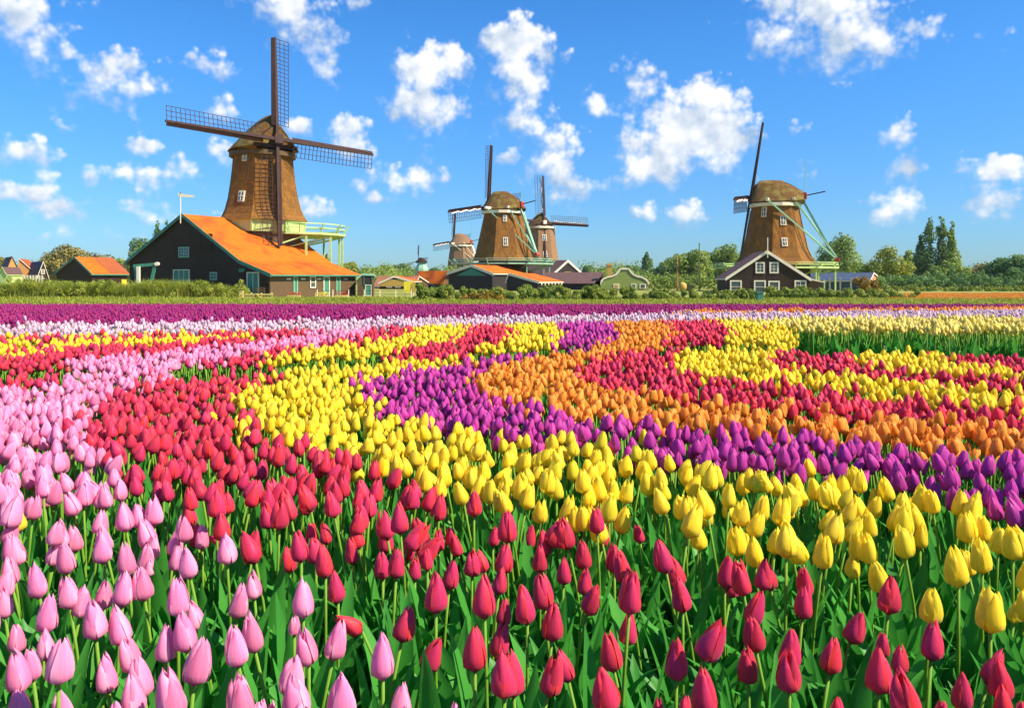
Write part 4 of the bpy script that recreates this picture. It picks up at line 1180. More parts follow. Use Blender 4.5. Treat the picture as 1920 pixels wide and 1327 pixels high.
ch = MB().box(((1147 - 1171) * k, 3.0, Z_at(506, 118)), (.7, .7, 2.0)).build('chimney', OCHRE, bg_)
MB().box(((1147 - 1171) * k, 3.0, Z_at(497, 118)), (.85, .85, .2)).build('chimney_cap', BRICK, ch)

# --- house in front of the right-hand mill
Q = House('mill_house', 'black wooden house with cream gable boards in front of the right-hand mill', 'house', 1516, 94, R_(5), 1366)
w = Q.W / 2; pr = [(-w - .15, Q.front(1364, 521)[1]), Q.front(1438, 472), (w, Q.front(1516, 522)[1])]
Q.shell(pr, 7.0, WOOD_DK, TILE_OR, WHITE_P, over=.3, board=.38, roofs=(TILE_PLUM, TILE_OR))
for (a, b, c, d, bars) in ((1419, 1431, 494, 510, (2, 3)), (1445, 1457, 494, 510, (2, 3)), (1371, 1388, 528, 547, (1, 2)), (1416, 1433, 528, 548, (1, 2)), (1443, 1459, 529, 549, (1, 2)), (1492, 1509, 528, 549, (2, 3))):
    Q.opening('window', Q.front(a, c), Q.front(b, d), WHITE_P, GLASS, bars=bars, fw=.16)
ap = Q.front(1438, 470)
MB().box((ap[0], -.35, ap[1] + .35), (.1, .1, 2.4)).build('finial', WHITE_P, Q.root)
# the lean-to at its side
MB().add([(w, .2, Q.front(1516, 522)[1] + .05), (w + 2.0, .2, Q.front(1516, 529)[1]), (w + 2.0, 5, Q.front(1516, 529)[1]), (w, 5, Q.front(1516, 522)[1] + .05),
          (w, .2, Q.front(1516, 524)[1]), (w + 2.0, .2, Q.front(1516, 530.5)[1]), (w + 2.0, 5, Q.front(1516, 530.5)[1]), (w, 5, Q.front(1516, 524)[1])],
         [(0, 1, 2, 3), (7, 6, 5, 4), (0, 4, 5, 1), (1, 5, 6, 2), (2, 6, 7, 3), (3, 7, 4, 0)]).build('lean_to_roof', WHITE_P, Q.root)
MB().box((w + .95, 2.6, .7), (1.6, 4.4, 1.6)).build('lean_to_wall', WOOD_BR, Q.root)
MB().box((w + 1.9, .35, .75), (.14, .14, 1.7)).build('lean_to_post', LIME_P, Q.root)

# --- blue roofed barn and small shed at right
R1 = cottage('blue_roof_barn', 'long dark blue barn with slate blue roof beside the right-hand mill', 1652, 140, R_(-62), 1630, 527, (1637, 513), 527, 0, BLUE_W, TILE_BLUE, WHITE_P, front=TILE_SALMON, length=9.5, group='barns at the field edge', board=.18)
for i in range(6):
    MB().box((-R1.W / 2 - .06, 1.0 + i * 1.45, .9), (.08, .22, 1.9)).build('post', WHITE_P, R1.root)
R2 = cottage('garden_shed', 'tiny ochre garden shed with pale roof among the dark trees', 1757, 150, R_(-20), 1741, 533, (1748, 527), 533, 0, OCHRE, WHITE_P, None, length=3, group='barns at the field edge')
hs_ = empty('round_hayrick', (X_at(1280, 108), 108, 0)); tag(hs_, 'round golden yellow tank beside a low ochre hut near the poles', 'tank')
MB().tube([(0, 0, .0), (0, 0, .5), (0, 0, 1.0), (0, 0, 1.25)], [.3, .55, .5, .12], 14).build('tank_body', OCHRE, hs_, True)
R3 = cottage('ochre_hut', 'low ochre hut with flat pitched roof behind the yellow tank', 1301, 112, R_(6), 1279, 537, (1290, 534), 537, 1303, OCHRE, STONE_LT, None, length=2.5, group='barns at the field edge')
for px, top, lb in ((1270, 478, 'thin brown timber mast beside the yellow tank'), (1311, 458, 'tall pale lamp mast in front of the green trees')):
    p = empty('mast', (X_at(px, 112), 112, 0)); tag(p, lb, 'mast', 'masts by the trees')
    h = Z_at(top, 112)
    MB().tube([(0, 0, 0), (0, 0, h)], [.14, .08], 8).build('pole', PALE_WOOD if px > 1300 else BRICK, p)
    MB().tube([(0, 0, h), (0, 0, h + .15)], [.10, .06], 8).build('pole_cap', SAILWOOD, p)

# ------------------------------------------------------------------ windmills
def octo(r, z, ph, n=8): return [(r * math.cos(ph + 2 * math.pi * i / n), r * math.sin(ph + 2 * math.pi * i / n), z) for i in range(n)]


def windmill(label, px, Y, rings, ph, cap_z, face, cap_len, alpha, Rs, side, thatch, cap_mat, stage=None, base_mat=None, tail=None, skirt=None,
             windows=(), cap_scale=1.0, lattice_w=1.75, curb=WHITE_P, name='windmill', tilt=10, boss_white=False, cloth=None, cap_h=3.2, boards=True, spar_mat=None, bars=True):
    root = empty(name, (X_at(px, Y), Y, 0)); tag(root, label, 'windmill', 'windmills along the horizon')
    mb = MB(); rows = [octo(r, z, ph) for z, r in rings]
    mb.grid(rows, close=True)
    tw = mb.build('tower', thatch, root)
    # ridges of darker thatch on the eight corners
    if base_mat:
        z0, r0 = rings[0]
        mb = MB(); mb.grid([octo(r0 * .86, -.2, ph), octo(r0 * .80, z0 + .02, ph)], close=True); mb.build('base', base_mat, root)
    if skirt:
        za, zb, ra, rb, mt = skirt
        mb = MB(); mb.grid([octo(ra, za, ph), octo(rb, zb, ph)], close=True); mb.build('skirt_band', mt, root)
        for i in range(8):     # posts on the corners of the band
            a = ph + i * math.pi / 4
            MB().bar((ra * 1.01 * math.cos(a), ra * 1.01 * math.sin(a), za), (rb * 1.01 * math.cos(a), rb * 1.01 * math.sin(a), zb), .16).build('corner_post', LIME_P, root)
    # windows on the tower: facet angle, height
    for (fa, z, w_, h_) in windows:
        r = float(np.interp(z, [q[0] for q in rings], [q[1] for q in rings])) * math.cos(math.pi / 8)
        slope = (float(np.interp(z + .4, [q[0] for q in rings], [q[1] for q in rings])) - float(np.interp(z - .4, [q[0] for q in rings], [q[1] for q in rings]))) / .8
        wn = MB().box((0, 0, 0), (.16, w_ + .26, h_ + .26)).build('window', WHITE_P, root)
        wn.location = ((r + .05) * math.cos(fa), (r + .05) * math.sin(fa), z); wn.rotation_euler = Euler((0, -math.atan(-slope), fa), 'XYZ')
        MB().box((.09, 0, 0), (.05, w_, h_)).build('pane', GLASS, wn)
        MB().box((.13, 0, 0), (.04, .07, h_)).box((.131, 0, 0), (.04, w_, .07)).build('glazing_bar', WHITE_P, wn)
    f = Vector((face[0], face[1], 0)).normalized(); ca = math.atan2(f.y, f.x)
    # cap, local x forward
    cap = empty('cap', (0, 0, cap_z), ca, root)
    cs = cap_scale
    sec = [(-4.4, 1.25, 1.7, .15), (-3.9, 1.65, 2.3, .05), (-2.6, 2.45, 3.0, 0), (-1.0, 3.2, 3.4, 0), (.8, 3.35, 3.45, 0), (2.3, 3.3, 3.2, 0), (3.0, 2.75, 2.75, .05), (3.35, 2.1, 2.4, .15)]
    rows = []; inner = []
    T = [-1, -.96, -.85, -.68, -.48, -.25, 0, .25, .48, .68, .85, .96, 1]
    for (x, h, w_, zb) in sec:
        w_ *= .93
        rows.append([(x * cap_len * cs, w_ * t * cs, (zb + (h - zb) * (.34 * (1 - abs(t) ** 1.4) + .66 * (1 - abs(t)) ** 1.02)) * cs * cap_h / 3.2) for t in T])
    mb = MB(); mb.grid(rows)
    # thick eave lip and closed ends
    k = len(T)
    for (i, s_) in ((0, 1), (len(sec) - 1, -1)):
        mb.add(rows[i], [tuple(range(k)) if s_ > 0 else tuple(range(k - 1, -1, -1))])
    und = [[rows[i][0], (rows[i][0][0], rows[i][0][1] * .82, -.25 * cs), (rows[i][-1][0], rows[i][-1][1] * .82, -.25 * cs), rows[i][-1]] for i in range(len(sec))]
    mb.grid(und)
    mb.build('thatched_cap', cap_mat, cap, True)
    rt = rings[-1][1]
    mb = MB(); mb.grid([octo(rt * 1.01, -.75 * cs, 0, 16), octo(rt * 1.10, -.70 * cs, 0, 16), octo(rt * 1.10, -.25 * cs, 0, 16), octo(rt * .8, -.2 * cs, 0, 16)], close=True)
    mb.build('curb_ring', curb, cap)
    # boarded front with beam
    fr = MB(); x = 3.23 * cap_len * cs
    fr.add([(x, -1.9 * cs, 0), (x, 1.9 * cs, 0), (x, 1.2 * cs, 1.5 * cs), (x, 0, 2.35 * cs), (x, -1.2 * cs, 1.5 * cs), (x + .08, -1.9 * cs, 0), (x + .08, 1.9 * cs, 0), (x + .08, 1.2 * cs, 1.5 * cs), (x + .08, 0, 2.35 * cs), (x + .08, -1.2 * cs, 1.5 * cs)],
           [(4, 3, 2, 1, 0), (5, 6, 7, 8, 9), (0, 1, 6, 5), (1, 2, 7, 6), (2, 3, 8, 7), (3, 4, 9, 8), (4, 0, 5, 9)])
    fr.build('cap_front', WOOD_DK, cap)
    MB().box((x + .15, 0, .15 * cs), (.35, 4.4 * cs, .4)).build('breast_beam', SAILWOOD, cap)
    # sails
    tl = R_(tilt); z_ = Vector((0, 0, 1))
    n_ = f * math.cos(tl) + z_ * math.sin(tl); up = z_ * math.cos(tl) - f * math.sin(tl); rt_ = up.cross(n_).normalized()
    hub = Vector((0, 0, cap_z + .72 * cs)) + f * (3.95 * cap_len * cs)
    sp = spar_mat or SAILWOOD
    sc = empty('sail_cross', (0, 0, 0), 0, root)
    MB().bar(hub - n_ * 1.6, hub + n_ * .35, .55 * cs).build('windshaft', sp, sc)
    MB().bar(hub - n_ * .35, hub + n_ * .40, .85 * cs).build('sail_boss', WHITE_P if boss_white else sp, sc)
    for q in range(4):
        al = R_(alpha) + q * math.pi / 2
        d = up * math.cos(al) + rt_ * math.sin(al); s2 = (-up * math.sin(al) + rt_ * math.cos(al)) * side
        off = n_ * (.16 if q % 2 else -.16)
        h0 = hub + off
        bl = MB().bar(h0, h0 + d * Rs, .34 * cs, .32 * cs, up=s2, w2=.18 * cs, h2=.20 * cs).build('sail', sp, root)
        # lattice: cross bars and long laths, slightly twisted
        mb = MB(); lw = lattice_w; nb_ = int((Rs - 1.9) / .44)

        def lp(r_, t): 
            wst = (.34 - .22 * r_ / Rs)
            return h0 + d * r_ + (s2 * math.cos(wst) - n_ * math.sin(wst)) * t
        for i in range(nb_ + 1):
            r_ = 1.75 + i * (Rs - 1.9) / nb_
            mb.bar(lp(r_, .05), lp(r_, lw), .05, .05, up=n_)
        for t in (lw * .34, lw * .67, lw):
            for seg in range(4):
                ra = 1.75 + seg * (Rs - 1.9) / 4; rb = 1.75 + (seg + 1) * (Rs - 1.9) / 4
                mb.bar(lp(ra, t), lp(rb, t), .045, .045, up=n_)
        mb.build('lattice', sp, bl)
        if boards:
            mb = MB()
            P = [h0 + d * 1.6 - s2 * .10 + n_ * .1, h0 + d * (Rs - .1) - s2 * .10 + n_ * .1, h0 + d * (Rs - .1) - s2 * .42 - n_ * .12, h0 + d * 1.6 - s2 * .50 - n_ * .22]
            P += [p + n_ * .05 for p in P]
            mb.add(P, [(0, 1, 2, 3), (7, 6, 5, 4), (0, 4, 5, 1), (1, 5, 6, 2), (2, 6, 7, 3), (3, 7, 4, 0)]); mb.build('windboard', sp, bl)
        if cloth is not None and q in cloth:
            mb = MB(); pts = [h0 + d * (2 + i * (Rs - 2.6) / 10) + s2 * (.25 + .12 * math.sin(i * 2.1)) + n_ * (.25 + .08 * math.sin(i * 1.3)) - f * .5 for i in range(11)]
            mb.tube(pts, .12, 6).build('furled_cloth', CLOTH, bl)
    # gallery
    if stage:
        zs, r_, n_post, railh, mt, foot = stage[:6]
        ox_, oy_ = stage[6] if len(stage) > 6 else (0, 0)
        N8 = 16; own_octo = octo

        def ring_(r, z, p, n=8): return [(x + ox_, y + oy_, zz) for x, y, zz in own_octo(r, z, p, n)]
        mb = MB(); mb.grid([ring_(.3, zs, ph, N8), ring_(r_, zs, ph, N8), ring_(r_, zs - .22, ph, N8), ring_(.3, zs - .22, ph, N8)], close=True)
        mb.build('gallery_deck', mt, root)
        mb = MB()
        for hh in (railh, railh * .52):
            p = ring_(r_ * .985, zs + hh, ph, N8)
            for i in range(N8): mb.bar(p[i], p[(i + 1) % N8], .09, .11)
        mb.build('gallery_rail', mt, root)
        for i in range(N8):
            p = ring_(r_ * .985, zs, ph, N8)[i]; o_ = ring_(r_ * 1.06, zs + railh, ph, N8)[i]
            MB().bar(p, o_, .11).build('rail_post', mt, root)
        for i in range(n_post):
            a = ph + 2 * math.pi * i / n_post
            q0 = (r_ * .94 * math.cos(a) + ox_, r_ * .94 * math.sin(a) + oy_, foot); q1 = (q0[0], q0[1], zs - .2)
            MB().bar(q0, q1, .2).build('support_post', mt, root)
            MB().bar((rings[0][1] * .8 * math.cos(a), rings[0][1] * .8 * math.sin(a), zs - 1.5), (q0[0], q0[1], zs - .3), .14).build('strut', mt, root)
    # tail pole with braces, seen from behind
    if tail:
        tr, tz, mt = tail
        lat = Vector((-f.y, f.x, 0))
        ft = -f * tr + Vector((0, 0, tz))
        a0 = -f * (4.1 * cap_len * cs) + Vector((0, 0, cap_z + .5 * cs))
        MB().bar(a0 - Vector((0, 0, .2)), ft, .24, .28).build('tail_pole', mt, root)
        for sg in (1, -1):
            e1 = f * (.6 * cs) + lat * sg * 4.3 * cs + Vector((0, 0, cap_z + .15 * cs))
            e2 = -f * (3.0 * cs * cap_len) + lat * sg * 2.3 * cs + Vector((0, 0, cap_z + .25 * cs))
            MB().bar(e1, ft + Vector((0, 0, .3)), .18, .20).build('brace', mt, root)
            MB().bar(e2, ft + Vector((0, 0, .5)), .17, .19).build('brace', mt, root)
            MB().bar(e1 + lat * sg * .35, e1 - lat * sg * 1.8, .36, .40).build('brace_beam', WHITE_P, root)
            MB().bar(e2 + lat * sg * .3, e2 - lat * sg * .9, .34, .36).build('brace_beam', WHITE_P, root)
        tb = -f * (4.3 * cap_len * cs) + Vector((0, 0, cap_z + .8 * cs))
        MB().box((tb.x, tb.y, tb.z), (.8 * cs, .8 * cs, .9 * cs), ca).build('tail_board', RED_P, root)
        MB().bar(tb, tb - f * 2.9 * cs + Vector((0, 0, .5)), .14).build('tail_rod', sp, root)
        MB().bar(tb, tb + Vector((.25, 0, 5.0 * cs)), .07).build('rod', MINT, root)
        MB().tube([ft + lat * .5 + Vector((0, 0, .35)), ft - lat * .5 + Vector((0, 0, .35))], .3, 10).build('winch', RED_P, root)
    return root


# the tall mill on the barn
Y1 = 85.0
zt = lambda py, Y=Y1: Z_at(py, Y)
ps = 1493 / Y1
windmill('tallest windmill, brown thatched, with four bare lattice sails above the black barn', 493, Y1,
         [(zt(416), 4.75), (zt(406), 4.36), (zt(393), 4.02), (zt(372), 3.70), (zt(345), 3.46), (zt(320), 3.28), (zt(288), 3.12)], R_(-90 + 3),
         zt(284), (.655, -.755), .88, 2.5, 11.2, 1, THATCH, THATCH_MOSS,
         stage=(zt(437), 6.2, 12, .95, LIME_P, zt(505), (1.9, 3.1)), base_mat=WOOD_BR, skirt=(zt(437), zt(415), 4.3, 4.45, LIME_P),
         windows=((R_(-90 - 19.5), zt(374), .5, .9), (R_(-90 - 19.5), zt(302), .3, .6)), cap_scale=1.05, lattice_w=1.6, curb=WOOD_BR, tilt=8, cap_h=3.3)
# the mill right of the centre, seen from behind
Y4 = 110.0
windmill('windmill seen from behind with mint braces, standing alone behind the black mill house', 1453, Y4,
         [(Z_at(497, Y4), 5.6), (Z_at(485, Y4), 4.9), (Z_at(468, Y4), 4.35), (Z_at(445, Y4), 3.95), (Z_at(415, Y4), 3.5), (Z_at(386, Y4), 3.12)], R_(-90 + 22.5),
         Z_at(380, Y4), (-.906, .42), .93, 6, 10.6, 1, THATCH_PLAIN, THATCH_MOSS, stage=(Z_at(501, Y4), 8.2, 8, .55, LIME_P, -.1), base_mat=WOOD_DK,
         tail=(8.0, Z_at(497, Y4) + .35, MINT), windows=((R_(-90), Z_at(417, Y4), .5, 1.0), (R_(-90), Z_at(456, Y4), .5, .9), (R_(-90 - 45), Z_at(400, Y4), .45, 1.1)), cloth=(1,), cap_scale=.94)
# the middle mill, same way round
Y2_ = 136.0
windmill('middle windmill seen from behind, mint braces and gallery above the blue black shed', 943, Y2_,
         [(Z_at(489, Y2_), 5.5), (Z_at(476, Y2_), 5.0), (Z_at(455, Y2_), 4.5), (Z_at(430, Y2_), 3.95), (Z_at(400, Y2_), 3.35)], R_(-90 + 29),
         Z_at(394, Y2_), (-.84, .54), .86, 9, 10.6, 1, THATCH_PLAIN, THATCH_MOSS, stage=(Z_at(494, Y2_), 8.7, 8, .7, MINT, -.1), base_mat=WOOD_BR,
         tail=(6.8, Z_at(482, Y2_), MINT), windows=((R_(-90 + 6.5), Z_at(455, Y2_), .55, 1.2), (R_(-90 + 6.5), Z_at(412, Y2_), .4, .9)), cloth=(1,), cap_scale=.98)
# the mill that looks out behind it
Y3 = 174.0
windmill('windmill with dark red brown sails partly hidden behind the middle mill', 1011, Y3,
         [(-.2, 5.0), (Z_at(490, Y3), 4.3), (Z_at(465, Y3), 3.85), (Z_at(440, Y3), 3.5), (Z_at(424, Y3), 3.25)], R_(-90 + 40),
         Z_at(424, Y3), (.36, -.93), .86, 2, 10.5, -1, THATCH_PINK, THATCH_MOSS, windows=((R_(-90 + 17.5), Z_at(447, Y3), .7, 1.1), (R_(-90 + 17.5), Z_at(478, Y3), .7, 1.1)), cap_scale=.85, boss_white=True, cloth=(0, 1))
# the smaller one at its left
Y5 = 240.0
windmill('distant windmill half hidden at the shoulder of the middle mill', 865, Y5,
         [(-.2, 4.6), (Z_at(490, Y5), 4.0), (Z_at(460, Y5), 3.3)], R_(-90 + 12), Z_at(458, Y5), (-.86, .5), .82, 8, 9.6, 1, THATCH_PINK, THATCH_PINK,
         tail=(6.0, Z_at(495, Y5), WHITE_P), cap_scale=.98, cloth=(1,))
# tiny drainage mill
Y6 = 200.0
windmill('tiny green weatherboarded drainage mill far off between the low roofs', 791, Y6,
         [(-.2, 2.2), (Z_at(503, Y6), 1.6), (Z_at(494, Y6), 1.0)], R_(20), Z_at(492, Y6), (-.86, .5), .9, 8, 4.3, 1, MINT, WOOD_DK, cap_scale=.36, lattice_w=.6, curb=MINT, boards=False)

# ------------------------------------------------------------------ trees and shrubs
def leaf_cards(centers, radii, n, size, seed, squash=1.0, flat=.0):
    """leaf-sized quads spread through and over lobes"""
    r_ = np.random.default_rng(seed); centers = np.asarray(centers, float); radii = np.asarray(radii, float)
    p = radii ** 2 / np.sum(radii ** 2); k = r_.choice(len(radii), n, p=p)
    d = r_.normal(size=(n, 3)); d /= np.linalg.norm(d, axis=1)[:, None]
    rr = radii[k] * (1 - .45 * r_.random(n) ** 2.2)
    c = centers[k] + d * rr[:, None] * np.array([1, 1, squash])
    nrm = d + r_.normal(size=(n, 3)) * .55; nrm[:, 2] += .25; nrm /= np.linalg.norm(nrm, axis=1)[:, None]
    a = np.cross(nrm, r_.normal(size=(n, 3))); a /= np.linalg.norm(a, axis=1)[:, None]; b = np.cross(nrm, a)
    s_ = size * r_.uniform(.55, 1.3, n)[:, None]
    V = np.stack([c - a * s_ * .5, c + b * s_ * .36, c + a * s_ * .5 + nrm * s_ * .15, c - b * s_ * .36], 1).reshape(-1, 3)
    return V


def quads_mesh(name, V, mat):
    n = len(V) // 4; me = bpy.data.meshes.new(name)
    me.vertices.add(len(V)); me.vertices.foreach_set('co', V.astype(np.float32).ravel())
    me.loops.add(n * 4); me.loops.foreach_set('vertex_index', np.arange(n * 4, dtype=np.int32))
    me.polygons.add(n); me.polygons.foreach_set('loop_start', np.arange(0, n * 4, 4, dtype=np.int32)); me.polygons.foreach_set('loop_total', np.full(n, 4, np.int32))
    me.materials.append(mat); me.update(); me.validate()
    return me


def tree(label, px, top, Y, wpx, mat, shape='round', group='trees along the horizon', n=2600, name='tree', bot=-.06):
    X = X_at(px, Y); H = Z_at(top, Y); W = wpx / F * Y / 2 * 1.25; seed = int(px * 7 + Y)
    r_ = random.Random(seed)
    root = empty(name, (X, Y, 0)); tag(root, label, 'tree', group)
    mb = MB(); lean = r_.uniform(-.03, .03) * H
    tr = max(.12, H * .022)
    pts = [(lean * t, 0, H * .8 * t - .2 * (1 - t)) for t in (0, .15, .35, .6, 1)]
    mb.tube(pts, [tr * 1.35, tr, tr * .85, tr * .55, tr * .15], 7)
    cs_, rs = [], []
    if shape == 'poplar':
        for i in range(26):
            t = r_.uniform(.12, .97); w_ = W * math.sin(math.pi * min(1, t * .80 + .20)) ** .7 * .95
            a = r_.uniform(0, 6.28); q = r_.uniform(.1, .75)
            cs_.append((w_ * q * math.cos(a), w_ * q * math.sin(a), H * t)); rs.append(w_ * r_.uniform(.42, .7))
        cs_.append((0, 0, H * .965)); rs.append(W * .22)
        sq = 1.9
    else:
        nl = 30
        for i in range(nl):
            while True:
                u = (r_.uniform(-1, 1), r_.uniform(-1, 1), r_.uniform(-1, 1))
                if .25 < u[0] ** 2 + u[1] ** 2 + u[2] ** 2 < 1: break
            hc = H * (1 + bot) / 2; hh = H * (1 - bot) / 2
            rad = min(W, hh) * r_.uniform(.26, .44)
            tap = 1 - .30 * max(0, u[2]) if shape == 'round' else 1 - .5 * max(0, u[2])
            cs_.append((u[0] * (W - rad * .75) * tap, u[1] * (W - rad * .75) * tap, max(rad * .55, hc + u[2] * (hh - rad * .8)))); rs.append(rad)
        sq = .85
    for c, r in list(zip(cs_, rs))[:10]:      # limbs up into the lobes
        z0 = H * r_.uniform(.18, .45)
        mb.tube([(lean * .4, 0, min(z0, c[2] * .8)), (c[0] * .5, c[1] * .5, (min(z0, c[2] * .8) + c[2]) / 2), c], [tr * .45, tr * .3, tr * .08], 5)
    mb.build('trunk', BARK, root)
    obj('crown', quads_mesh('crown', leaf_cards(cs_, rs, n, max(.26, Y * .0030), seed, sq), FOL[mat]), root)
    return root


TREES = [
    (125, 455, 190, 88, 'autumn', 'round', 'broad golden green tree behind the small barn'), (95, 470, 200, 50, 'autumn', 'round', 'lower golden tree beside the slate roofed house'),
    (60, 500, 230, 60, 'green', 'round', 'low green tree behind the village roofs'),
    (186, 468, 210, 60, 'autumn', 'round', 'rusty tree beyond the small barn ridge'), (222, 482, 220, 44, 'green', 'round', 'dull green tree between the two barns'),
    (268, 440, 150, 62, 'teal', 'round', 'blue green tree rising behind the large barn gable'), (296, 416, 155, 24, 'teal', 'poplar', 'narrow tall tree behind the slope of the large barn'),
    (312, 413, 158, 20, 'teal', 'poplar', 'slim second poplar behind the slope of the large barn'), (2, 472, 180, 14, 'autumn', 'round', 'sliver of a tree at the photo edge above the houses'),
    (612, 478, 190, 18, 'green', 'poplar', 'thin tree peeping out under the gallery of the tallest mill'),
    (656, 489, 230, 40, 'yellow', 'round', 'pale yellow green tree beyond the green shed'), (690, 499, 240, 34, 'green', 'round', 'small green tree above the green shed roof'),
    (722, 494, 260, 46, 'green', 'round', 'green tree in the low wood above the brown house'), (752, 491, 270, 50, 'teal', 'round', 'blue green tree in the low wood behind the brown house'),
    (774, 502, 250, 34, 'dark', 'round', 'dark tree at the foot of the tiny drainage mill'), (818, 500, 260, 36, 'dark', 'round', 'dark tree left of the distant windmill'),
    (1102, 496, 280, 26, 'teal', 'round', 'small blue tree right of the white edged gable'), (1134, 499, 270, 36, 'teal', 'round', 'blue green tree above the long plum roof'),
    (1176, 495, 290, 34, 'dark', 'round', 'dark tree behind the bell gable top'), (1196, 497, 280, 26, 'dark', 'round', 'dark bushy tree right of the bell gable top'),
    (1213, 474, 260, 17, 'teal', 'poplar', 'single narrow poplar beyond the bell gable'), (1235, 500, 240, 44, 'teal', 'round', 'blue green tree beside the single poplar'),
    (1256, 480, 200, 48, 'teal', 'round', 'dark blue green tree behind the thin brown mast'), (1292, 461, 190, 76, 'green', 'round', 'large grey green tree behind the masts'),
    (1325, 468, 200, 50, 'green', 'round', 'green tree between the pale mast and right-hand mill'), (1362, 449, 195, 66, 'green', 'round', 'big green tree close behind the right-hand mill sails'),
    (1392, 470, 210, 60, 'teal', 'round', 'blue green tree seen through the lattice of the right-hand mill'),
    (1520, 482, 180, 40, 'green', 'round', 'low green tree under the mint braces'), (1574, 427, 165, 72, 'green', 'tall', 'tall dense green tree right of the mint braces'),
    (1616, 488, 175, 40, 'dark', 'round', 'dark small tree between the two big green trees'), (1660, 459, 150, 86, 'yellow', 'round', 'wide yellow green tree behind the blue roofed barn'),
    (1706, 467, 180, 34, 'green', 'tall', 'slim green tree left of the poplars'), (1726, 442, 170, 26, 'teal', 'poplar', 'shortest poplar at the left of the poplar row'),
    (1744, 408, 168, 30, 'teal', 'poplar', 'tallest dark poplar of the poplar row'), (1764, 407, 170, 27, 'teal', 'poplar', 'middle poplar of the tall pair'), (1786, 416, 166, 26, 'green', 'poplar', 'lighter poplar standing right of the tall pair'),
    (1722, 512, 135, 70, 'dark', 'round', 'round dark evergreen bush tree beside the ochre shed'), (1780, 488, 150, 74, 'green', 'round', 'broad brownish green tree under the poplars'),
    (1834, 490, 175, 54, 'autumn', 'round', 'rust tinged tree right of the poplars'), (1816, 512, 170, 40, 'dark', 'round', 'dark low tree under the rust tinged one'),
    (1874, 482, 150, 56, 'dark', 'tall', 'dark green tree next to the photo edge'), (1908, 468, 145, 56, 'dark', 'tall', 'tallest dark tree at the photo edge'), (1950, 470, 150, 60, 'green', 'tall', 'green tree running out of the photo'),
]
for (px, top, Y, w, mt, shp, lb) in TREES:
    tree(lb, px, top, Y, w, mt, shp, n=int(2000 + 44 * w), name={'poplar': 'poplar_tree'}.get(shp, 'broadleaf_tree'))
# far wood that closes the horizon
r_ = np.random.default_rng(5); cs_, rs = [], []
for i in range(420):
    X = r_.uniform(-420, 420); r = r_.uniform(3, 5.5); cs_.append((X, 380 + r_.uniform(-12, 12), r_.uniform(.5, 5.2) + 1.5 * math.sin(X * .03))); rs.append(r)
tag(obj('distant_treeline', quads_mesh('distant_treeline', leaf_cards(cs_, rs, 26000, 1.1, 3), FOL['teal'])), 'hazy blue green wood closing the horizon', 'wood', kind='stuff')

# undergrowth under the trees
r_ = np.random.default_rng(8); cs_, rs = [], []
for i in range(900):
    px = r_.choice([r_.uniform(1080, 1420), r_.uniform(1500, 1990), r_.uniform(600, 860), r_.uniform(-60, 330)]); Yv = r_.uniform(205, 235); r = r_.uniform(1.2, 2.6)
    cs_.append((X_at(px, Yv), Yv, r_.uniform(.3, 3.2 + 1.6 * math.sin(px * .045) + 1.0 * math.sin(px * .13)))); rs.append(r)
tag(obj('undergrowth', quads_mesh('undergrowth', leaf_cards(cs_, rs, 42000, .6, 9), FOL['green'])), 'dark green undergrowth filling the gaps below the trees', 'undergrowth', kind='stuff')

# hedges and reeds
def mass(name, label, cat, x0, x1, Ya, Yb, h, mat, n, size, seed, rad=(.4, .8), hvar=.3):
    r_ = np.random.default_rng(seed); cs_, rs = [], []
    m_ = int((x1 - x0) * 9.0); rad = (rad[0] * .5, rad[1] * .72)
    for i in range(m_):
        X = r_.uniform(x0, x1); Yv = r_.uniform(Ya, Yb); r = r_.uniform(*rad)
        hh = h * (1 - hvar + hvar * (math.sin(X * .31 + seed) * .45 + math.sin(X * .83) * .25 + r_.uniform(-.2, .9)))
        cs_.append((X, Yv, max(.2, r_.random() ** .7 * (hh - r)))); rs.append(r)
    return tag(obj(name, quads_mesh(name, leaf_cards(cs_, rs, n, size, seed), mat)), label, cat, kind='stuff')


mass('hedge', 'green hedge of mixed shrubs in front of the middle mill sheds', 'hedge', X_at(782, 63), X_at(1130, 63), 60.5, 65.5, 1.55, SHRUB, 34000, .14, 11, (.35, .6), .2)
mass('hedge', 'lower olive hedge in front of the bell gable and masts', 'hedge', X_at(1120, 64), X_at(1410, 64), 61, 66, 1.2, SHRUB, 26000, .14, 12, (.3, .5), .2)
mass('brown_shrubs', 'brownish shrub patch in the middle hedge', 'shrubs', X_at(868, 60), X_at(942, 60), 59.4, 60.6, 1.2, SHRUB_AU, 4500, .13, 13, (.3, .5))
mass('bushes', 'tangled bushes in front of the black mill house', 'bushes', X_at(1436, 68), X_at(1690, 68), 64.5, 70, 1.25, SHRUB, 28000, .15, 14, (.35, .65), .2)
mass('golden_bush', 'golden orange bush beside the blue barn', 'bush', X_at(1602, 92), X_at(1645, 92), 91, 93, 2.0, SHRUB_AU, 3000, .2, 15, (.5, .8))
mass('field_hedge', 'dark green hedge running along under the trees at the far side of the plain', 'hedge', X_at(1540, 128), X_at(2000, 128), 126, 132, 3.2, FOL['dark'], 16000, .36, 17, (.6, 1.1))
mass('field_hedge', 'green hedge line behind the masts and the bell gable', 'hedge', X_at(1095, 132), X_at(1372, 132), 130, 135, 2.6, FOL['green'], 9000, .36, 18, (.6, 1.1))
mass('low_shrubs', 'dry low shrubs along the far edge of the meadow', 'shrubs', X_at(1690, 110), X_at(1960, 110), 108, 113, .9, SHRUB, 7000, .25, 16, (.35, .6))


